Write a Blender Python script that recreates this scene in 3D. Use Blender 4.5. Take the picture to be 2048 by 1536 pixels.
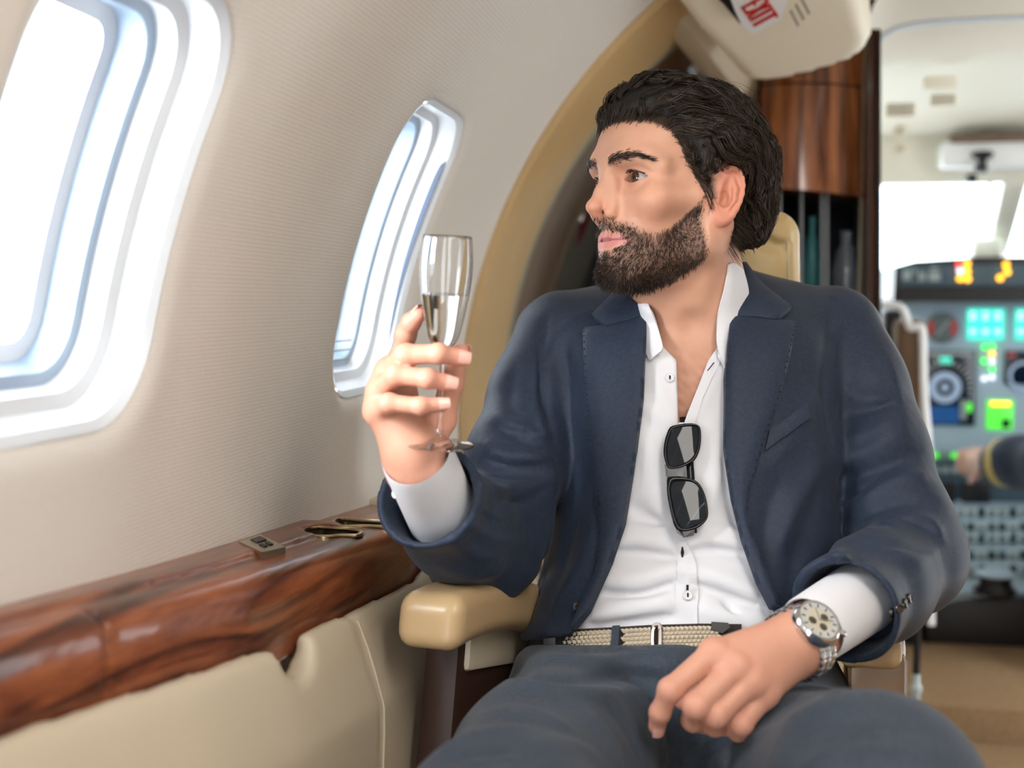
import bpy, bmesh, math, random
import numpy as np
from mathutils import Vector, Matrix
from mathutils.geometry import delaunay_2d_cdt

for _o in list(bpy.data.objects):
    bpy.data.objects.remove(_o)
SC = bpy.context.scene
COL = SC.collection
rng = np.random.default_rng(7)
random.seed(7)

# ------------------------------------------------------------------ camera
FPX = 2500.0
_yaw = math.atan(476 / FPX)
_pit = math.atan(168 / math.hypot(FPX, 476))
CF = np.array([-math.sin(_yaw) * math.cos(_pit), math.cos(_yaw) * math.cos(_pit), -math.sin(_pit)])
CR = np.array([math.cos(_yaw), math.sin(_yaw), 0.0])
CU = np.cross(CR, CF)
CAM = np.array([0.0, 0.0, 1.02])
cam_d = bpy.data.cameras.new('camera')
cam = bpy.data.objects.new('camera', cam_d)
COL.objects.link(cam)
cam_d.sensor_width = 36.0
cam_d.lens = FPX / 2048 * 36.0
cam_d.clip_start = 0.02
cam.matrix_world = Matrix(((CR[0], CU[0], -CF[0], CAM[0]), (CR[1], CU[1], -CF[1], CAM[1]), (CR[2], CU[2], -CF[2], CAM[2]), (0, 0, 0, 1)))
cam_d.dof.use_dof = True
cam_d.dof.focus_distance = 1.37
cam_d.dof.aperture_fstop = 3.0
SC.camera = cam

# ------------------------------------------------------------------ light
world = bpy.data.worlds.new('world')
SC.world = world
world.use_nodes = True
_bg = world.node_tree.nodes['Background']
_bg.inputs[0].default_value = (0.90, 0.95, 1.0, 1)
_bg.inputs[1].default_value = 5.2
SC.view_settings.view_transform = 'Standard'
SC.view_settings.look = 'None'
SC.view_settings.gamma = 1.0
SC.view_settings.exposure = 0.30
SC.view_settings.use_curve_mapping = False
SC.cycles.use_denoising = True
SC.cycles.use_light_tree = False
SC.cycles.max_bounces = 10
SC.cycles.diffuse_bounces = 3
SC.cycles.glossy_bounces = 3
SC.cycles.transmission_bounces = 10
SC.cycles.transparent_max_bounces = 6
SC.cycles.use_adaptive_sampling = True
SC.cycles.adaptive_threshold = 0.12
SC.cycles.sample_clamp_indirect = 6.0


def area_light(name, loc, look, sx, sy, power, col=(1, 1, 1)):
    d = bpy.data.lights.new(name, 'AREA')
    d.shape = 'RECTANGLE'
    d.size = sx
    d.size_y = sy
    d.energy = power
    d.color = col
    o = bpy.data.objects.new(name, d)
    COL.objects.link(o)
    o.location = loc
    o.rotation_euler = (Vector(look) - Vector(loc)).to_track_quat('-Z', 'Y').to_euler()
    return o


# added warm fill lamp under the ceiling, brightening the wall and the man
area_light('ceiling_fill_lamp', (0.35, 0.45, 1.70), (0.30, 0.55, 0.0), 0.25, 1.6, 15, (1.0, 0.95, 0.88))
# added key lamp outside the nearest window, standing in for daylight on the man
area_light('daylight_key_lamp', (-0.95, 0.42, 1.30), (-0.10, 1.38, 1.02), 0.55, 0.55, 50, (0.97, 0.985, 1.0))

# ------------------------------------------------------------------ pixel helpers (2048x1536 frame)
def P(px, py, d):
    return CAM + (CF + CR * ((px - 1024) / FPX) + CU * ((768 - py) / FPX)) * d


def PP(pts):
    return np.array([P(*q) for q in pts])


def proj(p):
    q = p - CAM
    d = q @ CF
    d = np.maximum(d, 0.05)
    return 1024 + (q @ CR) / d * FPX, 768 - (q @ CU) / d * FPX, d


def hit(px, py, f, t0=0.6, t1=6.0, n=70):
    px = np.atleast_1d(np.asarray(px, float))
    py = np.atleast_1d(np.asarray(py, float))
    r = CF[None] + CR[None] * ((px - 1024) / FPX)[:, None] + CU[None] * ((768 - py) / FPX)[:, None]
    ln = np.linalg.norm(r, axis=1)
    t = np.full(len(px), t0)
    for _ in range(n):
        v = f(CAM[None] + r * t[:, None])
        t = np.minimum(t + np.clip(v, -0.02, 0.08) / ln * 0.8, t1)
    return CAM[None] + r * t[:, None], t


# ------------------------------------------------------------------ distance fields
def smin(a, b, k):
    h = np.maximum(k - np.abs(a - b), 0.0) / k
    return np.minimum(a, b) - h * h * k * 0.25


def smax(a, b, k):
    return -smin(-a, -b, k)


def vlen(q):
    return np.sqrt(np.einsum('ij,ij->i', q, q))


def sphere(p, c, r):
    return vlen(p - np.asarray(c)) - r


def ell(p, c, r, M=None):
    q = p - np.asarray(c)
    if M is not None:
        q = q @ M
    r = np.asarray(r)
    q = q / r
    k0 = vlen(q)
    k1 = vlen(q / r)
    return k0 * (k0 - 1.0) / np.maximum(k1, 1e-9)


def caps(p, a, b, r1, r2=None):
    a = np.asarray(a, float)
    b = np.asarray(b, float)
    if r2 is None:
        r2 = r1
    ab = b - a
    q = p - a
    t = np.clip(q @ ab / max(ab @ ab, 1e-12), 0, 1)
    q = q - t[:, None] * ab
    return vlen(q) - (r1 + (r2 - r1) * t)


def chain(p, pts, rad, k=0.006):
    f = None
    for i in range(len(pts) - 1):
        g = caps(p, pts[i], pts[i + 1], rad[i], rad[i + 1])
        f = g if f is None else smin(f, g, k)
    return f


def segd(p, pts):
    f = None
    for i in range(len(pts) - 1):
        g = caps(p, pts[i], pts[i + 1], 0.0)
        f = g if f is None else np.minimum(f, g)
    return f


def rbox(p, c, half, r, M=None):
    q = p - np.asarray(c)
    if M is not None:
        q = q @ M
    q = np.abs(q) - (np.asarray(half) - r)
    return np.linalg.norm(np.maximum(q, 0), axis=1) + np.minimum(q.max(axis=1), 0) - r


def poly2(x, y, poly):
    """signed distance to a 2D polygon, negative inside"""
    poly = np.asarray(poly, float)
    n = len(poly)
    d = np.full(x.shape, 1e18)
    s = np.ones(x.shape)
    j = n - 1
    for i in range(n):
        ex, ey = poly[j] - poly[i]
        wx = x - poly[i, 0]
        wy = y - poly[i, 1]
        t = np.clip((wx * ex + wy * ey) / max(ex * ex + ey * ey, 1e-12), 0, 1)
        bx = wx - ex * t
        by = wy - ey * t
        d = np.minimum(d, bx * bx + by * by)
        c1 = y >= poly[i, 1]
        c2 = y < poly[j, 1]
        c3 = ex * wy > ey * wx
        flip = (c1 & c2 & c3) | (~c1 & ~c2 & ~c3)
        s = np.where(flip, -s, s)
        j = i
    return s * np.sqrt(d)


def prism(p, poly):
    x, y, d = proj(p)
    return poly2(x, y, poly) * d / FPX


def cr_spline(pts, n=8, closed=False):
    pts = np.asarray(pts, float)
    out = []
    m = len(pts)
    rngi = range(m) if closed else range(m - 1)
    for i in rngi:
        if closed:
            p0, p1, p2, p3 = pts[(i - 1) % m], pts[i], pts[(i + 1) % m], pts[(i + 2) % m]
        else:
            p0, p1, p2, p3 = pts[max(i - 1, 0)], pts[i], pts[i + 1], pts[min(i + 2, m - 1)]
        for k in range(n):
            t = k / n
            out.append(0.5 * ((2 * p1) + (-p0 + p2) * t + (2 * p0 - 5 * p1 + 4 * p2 - p3) * t * t + (-p0 + 3 * p1 - 3 * p2 + p3) * t ** 3))
    if not closed:
        out.append(pts[-1])
    return np.array(out)


def noise3(p, s, seed=0):
    """cheap smooth pseudo noise from summed sines, about -1..1"""
    g = np.random.default_rng(seed)
    v = np.zeros(len(p))
    for _ in range(5):
        k = g.normal(size=3)
        k /= np.linalg.norm(k)
        v += np.sin(p @ k * (s * g.uniform(0.6, 1.6)) + g.uniform(0, 6.28))
    return v / 3.2


def net(f, lo, hi, h, B=16, slack=1.3):
    """surface nets of a distance field over a box, evaluated only near the surface (two levels of blocks)"""
    lo = np.asarray(lo, float)
    hi = np.asarray(hi, float)
    B, b = 16, 4
    nb = np.ceil((hi - lo) / (h * B)).astype(int)
    n = nb * B
    cen = np.stack(np.meshgrid(*[lo[i] + (np.arange(nb[i]) + 0.5) * B * h for i in range(3)], indexing='ij'), -1).reshape(-1, 3)
    fv = f(cen)
    keep = np.abs(fv) < B * h * 0.87 * slack + h
    V = np.repeat(np.repeat(np.repeat(fv.reshape(nb), B, 0), B, 1), B, 2).astype(np.float32)
    bi = np.stack(np.unravel_index(np.nonzero(keep)[0], nb), -1) * B
    m = B // b
    so = np.stack(np.meshgrid(*[np.arange(m)] * 3, indexing='ij'), -1).reshape(-1, 3) * b
    si = (bi[:, None, :] + so[None]).reshape(-1, 3)
    off = np.stack(np.meshgrid(*[np.arange(b)] * 3, indexing='ij'), -1).reshape(-1, 3)
    sv = np.concatenate([f(lo + (si[k:k + 200000] + (b - 1) / 2) * h) for k in range(0, len(si), 200000)]) if len(si) else np.zeros(0)
    far = np.abs(sv) >= b * h * 0.87 * slack + h
    idx = (si[far][:, None, :] + off[None]).reshape(-1, 3)
    V[idx[:, 0], idx[:, 1], idx[:, 2]] = np.repeat(sv[far], b ** 3)
    si = si[~far]
    for k in range(0, len(si), 3500):
        idx = (si[k:k + 3500, None, :] + off[None]).reshape(-1, 3)
        V[idx[:, 0], idx[:, 1], idx[:, 2]] = f(lo + idx * h)
    S = V < 0
    c = [S[i:n[0] - 1 + i, j:n[1] - 1 + j, k:n[2] - 1 + k] for i in (0, 1) for j in (0, 1) for k in (0, 1)]
    cnt = sum(x.astype(np.int8) for x in c)
    act = (cnt > 0) & (cnt < 8)
    ai = np.argwhere(act)
    vid = np.full(act.shape, -1, np.int32)
    vid[act] = np.arange(len(ai))
    acc = np.zeros((len(ai), 3))
    num = np.zeros(len(ai))
    cor = [(i, j, k) for i in (0, 1) for j in (0, 1) for k in (0, 1)]
    for a in range(8):
        for b in range(a + 1, 8):
            A, Bc = np.array(cor[a]), np.array(cor[b])
            if np.abs(A - Bc).sum() != 1:
                continue
            va = V[ai[:, 0] + A[0], ai[:, 1] + A[1], ai[:, 2] + A[2]].astype(float)
            vb = V[ai[:, 0] + Bc[0], ai[:, 1] + Bc[1], ai[:, 2] + Bc[2]].astype(float)
            m = (va < 0) != (vb < 0)
            t = np.where(m, va / np.where(m, va - vb, 1), 0)
            acc += np.where(m[:, None], A + (Bc - A) * t[:, None], 0)
            num += m
    verts = lo + (ai + acc / num[:, None]) * h
    faces = []
    for ax in range(3):
        o1, o2 = [(1, 2), (2, 0), (0, 1)][ax]
        sl0 = [slice(None)] * 3
        sl1 = [slice(None)] * 3
        sl0[ax] = slice(0, n[ax] - 1)
        sl1[ax] = slice(1, n[ax])
        A = S[tuple(sl0)]
        Bb = S[tuple(sl1)]
        e = np.argwhere(A != Bb)
        ok = (e[:, o1] > 0) & (e[:, o2] > 0) & (e[:, o1] < n[o1] - 1) & (e[:, o2] < n[o2] - 1)
        e = e[ok]
        inside = A[e[:, 0], e[:, 1], e[:, 2]]
        q = []
        for d1, d2 in ((-1, -1), (0, -1), (0, 0), (-1, 0)):
            w = e.copy()
            w[:, o1] += d1
            w[:, o2] += d2
            q.append(vid[w[:, 0], w[:, 1], w[:, 2]])
        q = np.stack(q, 1)
        q = np.where(inside[:, None], q, q[:, ::-1])
        faces.append(q)
    faces = np.concatenate(faces)
    faces = faces[(faces >= 0).all(1)]
    return verts, faces


def grad(f, p, e=5e-4):
    g = np.stack([f(p + np.eye(3)[i] * e) - f(p - np.eye(3)[i] * e) for i in range(3)], 1)
    return g / np.maximum(np.linalg.norm(g, axis=1, keepdims=True), 1e-9)


# ------------------------------------------------------------------ object helpers
def mesh_obj(name, verts, faces, mat, parent=None, smooth=True, colors=None):
    me = bpy.data.meshes.new(name)
    verts = np.asarray(verts, float)
    if isinstance(faces, np.ndarray):
        k = faces.shape[1]
        me.vertices.add(len(verts))
        me.vertices.foreach_set('co', verts.astype(np.float32).ravel())
        me.loops.add(faces.size)
        me.loops.foreach_set('vertex_index', faces.astype(np.int32).ravel())
        me.polygons.add(len(faces))
        me.polygons.foreach_set('loop_start', np.arange(0, faces.size, k, dtype=np.int32))
        me.update(calc_edges=True)
        me.validate()
    else:
        me.from_pydata([tuple(v) for v in verts], [], [tuple(q) for q in faces])
        me.validate()
    if smooth:
        me.polygons.foreach_set('use_smooth', np.ones(len(me.polygons), bool))
    if colors is not None:
        at = me.color_attributes.new('tint', 'FLOAT_COLOR', 'POINT')
        c4 = np.ones((len(verts), 4), np.float32)
        c4[:, :3] = colors
        at.data.foreach_set('color', c4.ravel())
    if mat is not None:
        me.materials.append(mat)
    o = bpy.data.objects.new(name, me)
    COL.objects.link(o)
    if parent is not None:
        o.parent = parent
        o.matrix_parent_inverse = parent.matrix_world.inverted()
    return o


def thing(name, label, cat, loc=(0, 0, 0), group=None):
    o = bpy.data.objects.new(name, None)
    COL.objects.link(o)
    o.empty_display_size = 0.05
    o.location = tuple(loc)
    o.matrix_world = Matrix.Translation(Vector(tuple(loc)))
    o['label'] = label
    o['category'] = cat
    if group:
        o['group'] = group
    return o


def tag(o, label, cat, group=None):
    o['label'] = label
    o['category'] = cat
    if group:
        o['group'] = group
    return o


def struct(o, label=None):
    o['kind'] = 'structure'
    if label:
        o['label'] = label
    return o


class MB:
    """collects simple shapes into one mesh"""

    def __init__(self):
        self.v = []
        self.f = []

    def add(self, v, f):
        b = len(self.v)
        self.v += [tuple(map(float, q)) for q in v]
        self.f += [tuple(int(i) + b for i in q) for q in f]
        return self

    def frame_box(self, c, ax, half, bev=0.0):
        c = np.asarray(c, float)
        ax = [np.asarray(a, float) for a in ax]
        if bev <= 0:
            v = [c + ax[0] * half[0] * i + ax[1] * half[1] * j + ax[2] * half[2] * k for i in (-1, 1) for j in (-1, 1) for k in (-1, 1)]
            f = [(0, 1, 3, 2), (4, 6, 7, 5), (0, 4, 5, 1), (2, 3, 7, 6), (0, 2, 6, 4), (1, 5, 7, 3)]
            return self.add(v, f)
        bm = bmesh.new()
        bmesh.ops.create_cube(bm, size=2)
        for w in bm.verts:
            w.co = Vector((w.co.x * half[0], w.co.y * half[1], w.co.z * half[2]))
        bmesh.ops.bevel(bm, geom=bm.edges[:], offset=bev, segments=2, affect='EDGES', profile=0.5)
        bm.verts.index_update()
        v = [c + ax[0] * w.co.x + ax[1] * w.co.y + ax[2] * w.co.z for w in bm.verts]
        f = [[w.index for w in q.verts] for q in bm.faces]
        bm.free()
        return self.add(v, f)

    def tube(self, pts, rad, seg=10, cap=True, closed=False, flat=1.0, nrm=None):
        pts = np.asarray(pts, float)
        n = len(pts)
        rad = np.broadcast_to(np.asarray(rad, float), (n,))
        if closed:
            tan = np.roll(pts, -1, 0) - np.roll(pts, 1, 0)
        else:
            tan = np.gradient(pts, axis=0)
        tan /= np.maximum(np.linalg.norm(tan, axis=1, keepdims=True), 1e-9)
        u = np.asarray(nrm, float) if nrm is not None else np.cross(tan[0], [0.31, 0.52, 0.79])
        v = []
        for i in range(n):
            u = u - tan[i] * (u @ tan[i])
            u = u / max(np.linalg.norm(u), 1e-9)
            w = np.cross(tan[i], u)
            for s in range(seg):
                a = 2 * math.pi * s / seg
                v.append(pts[i] + (u * math.cos(a) * flat + w * math.sin(a)) * rad[i])
        f = []
        m = n if closed else n - 1
        for i in range(m):
            for s in range(seg):
                a, b = i * seg + s, i * seg + (s + 1) % seg
                c, d = ((i + 1) % n) * seg + (s + 1) % seg, ((i + 1) % n) * seg + s
                f.append((a, b, c, d))
        if cap and not closed:
            f.append(tuple(range(seg))[::-1])
            f.append(tuple(range((n - 1) * seg, n * seg)))
        return self.add(v, f)

    def lathe(self, c, axis, prof, seg=24, ref=None):
        """prof: list of (radius, height along axis)"""
        axis = np.asarray(axis, float)
        axis = axis / np.linalg.norm(axis)
        u = np.asarray(ref, float) if ref is not None else np.cross(axis, [0.31, 0.9, 0.2])
        u = u - axis * (u @ axis)
        u /= np.linalg.norm(u)
        w = np.cross(axis, u)
        v = []
        for r, h in prof:
            for s in range(seg):
                a = 2 * math.pi * s / seg
                v.append(np.asarray(c) + axis * h + (u * math.cos(a) + w * math.sin(a)) * max(r, 1e-5))
        f = []
        for i in range(len(prof) - 1):
            for s in range(seg):
                f.append((i * seg + s, i * seg + (s + 1) % seg, (i + 1) * seg + (s + 1) % seg, (i + 1) * seg + s))
        return self.add(v, f)

    def slab(self, poly3, off):
        """flat polygon (3D points) given thickness along off"""
        poly3 = np.asarray(poly3, float)
        off = np.asarray(off, float)
        n = len(poly3)
        v = list(poly3) + list(poly3 + off)
        f = [tuple(range(n))[::-1], tuple(range(n, 2 * n))]
        for i in range(n):
            f.append((i, (i + 1) % n, n + (i + 1) % n, n + i))
        return self.add(v, f)

    def build(self, name, mat, parent=None, smooth=False):
        o = mesh_obj(name, np.array(self.v), self.f, mat, parent, smooth)
        bm = bmesh.new()
        bm.from_mesh(o.data)
        bmesh.ops.remove_doubles(bm, verts=bm.verts, dist=1e-6)
        bmesh.ops.recalc_face_normals(bm, faces=bm.faces)
        bm.to_mesh(o.data)
        bm.free()
        if smooth:
            o.data.polygons.foreach_set('use_smooth', np.ones(len(o.data.polygons), bool))
            mod = None
            try:
                o.data.set_sharp_from_angle(angle=math.radians(40))
            except Exception:
                pass
        return o


def tri_poly(poly, step, smooth_pts=0):
    """triangulate a 2D polygon with interior grid points; returns verts2d, faces, boundary flags"""
    poly = np.asarray(poly, float)
    dens = []
    n = len(poly)
    for i in range(n):
        a, b = poly[i], poly[(i + 1) % n]
        m = max(1, int(np.linalg.norm(b - a) / step))
        for k in range(m):
            dens.append(a + (b - a) * k / m)
    dens = np.array(dens)
    x = np.arange(poly[:, 0].min(), poly[:, 0].max(), step)
    y = np.arange(poly[:, 1].min(), poly[:, 1].max(), step)
    X, Y = np.meshgrid(x, y)
    X = X + (np.arange(len(y)) % 2)[:, None] * step * 0.5
    X, Y = X.ravel(), Y.ravel()
    ins = poly2(X, Y, dens) < -step * 0.45
    pts = [Vector(q) for q in dens] + [Vector(q) for q in np.stack([X[ins], Y[ins]], 1)]
    nb = len(dens)
    r = delaunay_2d_cdt(pts, [], [list(range(nb))], 1, 1e-5)
    v2 = np.array([tuple(q) for q in r[0]])
    return v2, [list(q) for q in r[2]]


def solid_sheet(name, verts, faces, nrm, thick, mat, parent=None, colors=None):
    """closed shell: verts displaced back by nrm*thick plus side walls"""
    verts = np.asarray(verts)
    n = len(verts)
    back = verts - nrm * np.asarray(thick).reshape(-1, 1) if np.ndim(thick) else verts - nrm * thick
    ed = {}
    for q in faces:
        for i in range(len(q)):
            a, b = q[i], q[(i + 1) % len(q)]
            ed[(a, b)] = ed.get((a, b), 0) + 1
    side = [(b, a, a + n, b + n) for (a, b) in ed if (b, a) not in ed]
    allf = [list(q) for q in faces] + [[i + n for i in q[::-1]] for q in faces] + side
    V = np.concatenate([verts, back])
    o = mesh_obj(name, V, allf, mat, parent, True, None if colors is None else np.concatenate([colors, colors]))
    bm = bmesh.new()
    bm.from_mesh(o.data)
    bmesh.ops.recalc_face_normals(bm, faces=bm.faces)
    bm.to_mesh(o.data)
    bm.free()
    try:
        o.data.set_sharp_from_angle(angle=math.radians(60))
    except Exception:
        pass
    return o


def patch(name, poly, f, mat, parent, off=0.003, thick=0.003, step=9, spline=0, bulge=0.0, offf=None):
    """cloth piece lying on a surface: outline given in frame pixels, laid on field f and given thickness"""
    if spline:
        poly = cr_spline(poly, spline, True)
    v2, fc = tri_poly(poly, step)
    p, t = hit(v2[:, 0], v2[:, 1], f)
    n = grad(f, p)
    o = np.full(len(p), off)
    if bulge:
        dd = np.clip(-poly2(v2[:, 0], v2[:, 1], np.asarray(poly, float)) / 25.0, 0, 1)
        o = o + bulge * np.sqrt(dd)
    if offf is not None:
        o = o + offf(v2)
    p = p + n * o[:, None]
    return solid_sheet(name, p, fc, n, thick, mat, parent)


def grid_sheet(name, rows, mat, parent, thick=0.003, n=6):
    """rows: list of lists of world points (same count) -> smooth thick sheet"""
    R = np.array(rows, float)
    R = np.stack([cr_spline(R[i], n) for i in range(len(R))])
    R = np.stack([cr_spline(R[:, j], n) for j in range(R.shape[1])], 1)
    a, b = R.shape[:2]
    gu = np.gradient(R, axis=0)
    gv = np.gradient(R, axis=1)
    N = np.cross(gu, gv).reshape(-1, 3)
    N /= np.maximum(np.linalg.norm(N, axis=1, keepdims=True), 1e-9)
    V = R.reshape(-1, 3)
    fc = [(i * b + j, i * b + j + 1, (i + 1) * b + j + 1, (i + 1) * b + j) for i in range(a - 1) for j in range(b - 1)]
    return solid_sheet(name, V, fc, N, thick, mat, parent)


# ------------------------------------------------------------------ materials
def lin(r, g, b):
    def c(x):
        x /= 255.0
        return x / 12.92 if x <= 0.04045 else ((x + 0.055) / 1.055) ** 2.4
    return (c(r), c(g), c(b), 1.0)


def mat(name, col, rough=0.5, metal=0.0, spec=0.5, coat=0.0, sheen=0.0, emit=None, estr=0.0, trans=0.0, ior=1.45, noise=None, bump=None, sss=0.0, sss_r=(1, 0.3, 0.15), attr=False):
    """noise=(scale, amount) varies the colour; bump=(scale, strength) fine relief"""
    m = bpy.data.materials.new(name)
    m.use_nodes = True
    nt = m.node_tree
    b = nt.nodes['Principled BSDF']
    I = b.inputs
    I['Base Color'].default_value = tuple(col)[:3] + (1,)
    I['Roughness'].default_value = rough
    I['Metallic'].default_value = metal
    I['Specular IOR Level'].default_value = spec
    I['Coat Weight'].default_value = coat
    I['Coat Roughness'].default_value = 0.08
    I['Sheen Weight'].default_value = sheen
    I['Transmission Weight'].default_value = trans
    I['IOR'].default_value = ior
    if sss > 0:
        I['Subsurface Weight'].default_value = sss
        I['Subsurface Radius'].default_value = sss_r
        I['Subsurface Scale'].default_value = 0.006
    if emit is not None:
        I['Emission Color'].default_value = tuple(emit)[:3] + (1,)
        I['Emission Strength'].default_value = estr
        m.cycles.emission_sampling = 'NONE'
    tc = nt.nodes.new('ShaderNodeTexCoord')
    src = None
    if attr:
        a = nt.nodes.new('ShaderNodeAttribute')
        a.attribute_name = 'tint'
        src = a.outputs['Color']
        nt.links.new(src, I['Base Color'])
    if noise:
        n = nt.nodes.new('ShaderNodeTexNoise')
        n.inputs['Scale'].default_value = noise[0]
        n.inputs['Detail'].default_value = 5
        nt.links.new(tc.outputs['Object'], n.inputs['Vector'])
        mr = nt.nodes.new('ShaderNodeMapRange')
        mr.inputs[1].default_value = 0.25
        mr.inputs[2].default_value = 0.75
        mr.inputs[3].default_value = 1 - noise[1]
        mr.inputs[4].default_value = 1 + noise[1]
        nt.links.new(n.outputs['Fac'], mr.inputs[0])
        mx = nt.nodes.new('ShaderNodeMix')
        mx.data_type = 'RGBA'
        mx.blend_type = 'MULTIPLY'
        mx.inputs[0].default_value = 1
        mx.inputs[6].default_value = tuple(col)[:3] + (1,)
        if src is not None:
            nt.links.new(src, mx.inputs[6])
        nt.links.new(mr.outputs[0], mx.inputs[7])
        nt.links.new(mx.outputs[2], I['Base Color'])
    if bump:
        n2 = nt.nodes.new('ShaderNodeTexNoise')
        n2.inputs['Scale'].default_value = bump[0]
        n2.inputs['Detail'].default_value = 3
        nt.links.new(tc.outputs['Object'], n2.inputs['Vector'])
        bp = nt.nodes.new('ShaderNodeBump')
        bp.inputs['Strength'].default_value = bump[1]
        bp.inputs['Distance'].default_value = 0.001
        nt.links.new(n2.outputs['Fac'], bp.inputs['Height'])
        nt.links.new(bp.outputs[0], I['Normal'])
    return m


def weave_mat(name, col, col2, scale, rough=0.8, sheen=0.3, strength=0.25, axes=None, mixf=0.6):
    """woven cloth: two crossing fine waves drive colour and relief"""
    m = mat(name, col, rough, sheen=sheen, spec=0.25)
    nt = m.node_tree
    b = nt.nodes['Principled BSDF']
    tc = nt.nodes['Texture Coordinate']
    mp = nt.nodes.new('ShaderNodeMapping')
    mp.inputs['Rotation'].default_value = (0, math.radians(6), -_yaw)
    nt.links.new(tc.outputs['Object'], mp.inputs['Vector'])
    w = []
    for d in ('X', 'Z'):
        a = nt.nodes.new('ShaderNodeTexWave')
        a.bands_direction = d
        a.inputs['Scale'].default_value = scale
        a.inputs['Distortion'].default_value = 1.2
        a.inputs['Detail'].default_value = 2
        a.inputs['Detail Scale'].default_value = 1.5
        nt.links.new(mp.outputs[0], a.inputs['Vector'])
        w.append(a)
    mu = nt.nodes.new('ShaderNodeMath')
    mu.operation = 'MULTIPLY'
    nt.links.new(w[0].outputs['Fac'], mu.inputs[0])
    nt.links.new(w[1].outputs['Fac'], mu.inputs[1])
    n = nt.nodes.new('ShaderNodeTexNoise')
    n.inputs['Scale'].default_value = 260
    nt.links.new(tc.outputs['Object'], n.inputs['Vector'])
    ad = nt.nodes.new('ShaderNodeMath')
    ad.operation = 'MULTIPLY_ADD'
    ad.inputs[1].default_value = mixf
    nt.links.new(mu.outputs[0], ad.inputs[0])
    ms = nt.nodes.new('ShaderNodeMath')
    ms.operation = 'MULTIPLY'
    ms.inputs[1].default_value = 0.5
    nt.links.new(n.outputs['Fac'], ms.inputs[0])
    nt.links.new(ms.outputs[0], ad.inputs[2])
    mx = nt.nodes.new('ShaderNodeMix')
    mx.data_type = 'RGBA'
    mx.inputs[6].default_value = tuple(col)[:3] + (1,)
    mx.inputs[7].default_value = tuple(col2)[:3] + (1,)
    nt.links.new(ad.outputs[0], mx.inputs[0])
    nt.links.new(mx.outputs[2], b.inputs['Base Color'])
    bp = nt.nodes.new('ShaderNodeBump')
    bp.inputs['Strength'].default_value = strength
    bp.inputs['Distance'].default_value = 0.0006
    nt.links.new(ad.outputs[0], bp.inputs['Height'])
    nt.links.new(bp.outputs[0], b.inputs['Normal'])
    return m


def wood_mat(name, dark, mid, light, stretch, scale=6.0, rough=0.22, coat=0.6, rot=(0, 0, 0), dist=6.0):
    m = mat(name, mid, rough, coat=coat)
    nt = m.node_tree
    b = nt.nodes['Principled BSDF']
    tc = nt.nodes['Texture Coordinate']
    mp = nt.nodes.new('ShaderNodeMapping')
    mp.inputs['Scale'].default_value = stretch
    mp.inputs['Rotation'].default_value = rot
    nt.links.new(tc.outputs['Object'], mp.inputs['Vector'])
    n = nt.nodes.new('ShaderNodeTexNoise')
    n.inputs['Scale'].default_value = scale
    n.inputs['Detail'].default_value = 6
    n.inputs['Distortion'].default_value = dist * 0.25
    nt.links.new(mp.outputs[0], n.inputs['Vector'])
    n2 = nt.nodes.new('ShaderNodeTexNoise')
    n2.inputs['Scale'].default_value = scale * 9
    n2.inputs['Detail'].default_value = 4
    nt.links.new(mp.outputs[0], n2.inputs['Vector'])
    ad = nt.nodes.new('ShaderNodeMath')
    ad.operation = 'MULTIPLY_ADD'
    ad.inputs[1].default_value = 0.25
    nt.links.new(n2.outputs['Fac'], ad.inputs[0])
    nt.links.new(n.outputs['Fac'], ad.inputs[2])
    cr = nt.nodes.new('ShaderNodeValToRGB')
    e = cr.color_ramp.elements
    e[0].position = 0.40
    e[0].color = dark
    e[1].position = 0.86
    e[1].color = light
    k = e.new(0.58)
    k.color = mid
    nt.links.new(ad.outputs[0], cr.inputs[0])
    nt.links.new(cr.outputs[0], b.inputs['Base Color'])
    return m


def glass_mat(name, tint=(1, 1, 1), rough=0.0, refl=0.06):
    """thin pane: mostly see-through with a surface reflection"""
    m = bpy.data.materials.new(name)
    m.use_nodes = True
    nt = m.node_tree
    nt.nodes.clear()
    out = nt.nodes.new('ShaderNodeOutputMaterial')
    tr = nt.nodes.new('ShaderNodeBsdfTransparent')
    tr.inputs[0].default_value = tuple(tint)[:3] + (1,)
    gl = nt.nodes.new('ShaderNodeBsdfGlossy')
    gl.inputs['Roughness'].default_value = rough
    mx = nt.nodes.new('ShaderNodeMixShader')
    mx.inputs[0].default_value = refl
    nt.links.new(tr.outputs[0], mx.inputs[1])
    nt.links.new(gl.outputs[0], mx.inputs[2])
    nt.links.new(mx.outputs[0], out.inputs[0])
    return m


# ------------------------------------------------------------------ cabin shell
CX, CZ, CRAD = 0.443, 0.7954, 0.96


def cyl(Y, ang, o=0.0):
    """point of the round cabin section at station Y, angle in degrees up from the left, o outward"""
    a = np.radians(ang)
    Y, a, o = np.broadcast_arrays(np.asarray(Y, float), a, np.asarray(o, float))
    r = CRAD + o
    return np.stack([CX - r * np.cos(a), Y, CZ + r * np.sin(a)], -1)


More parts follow.
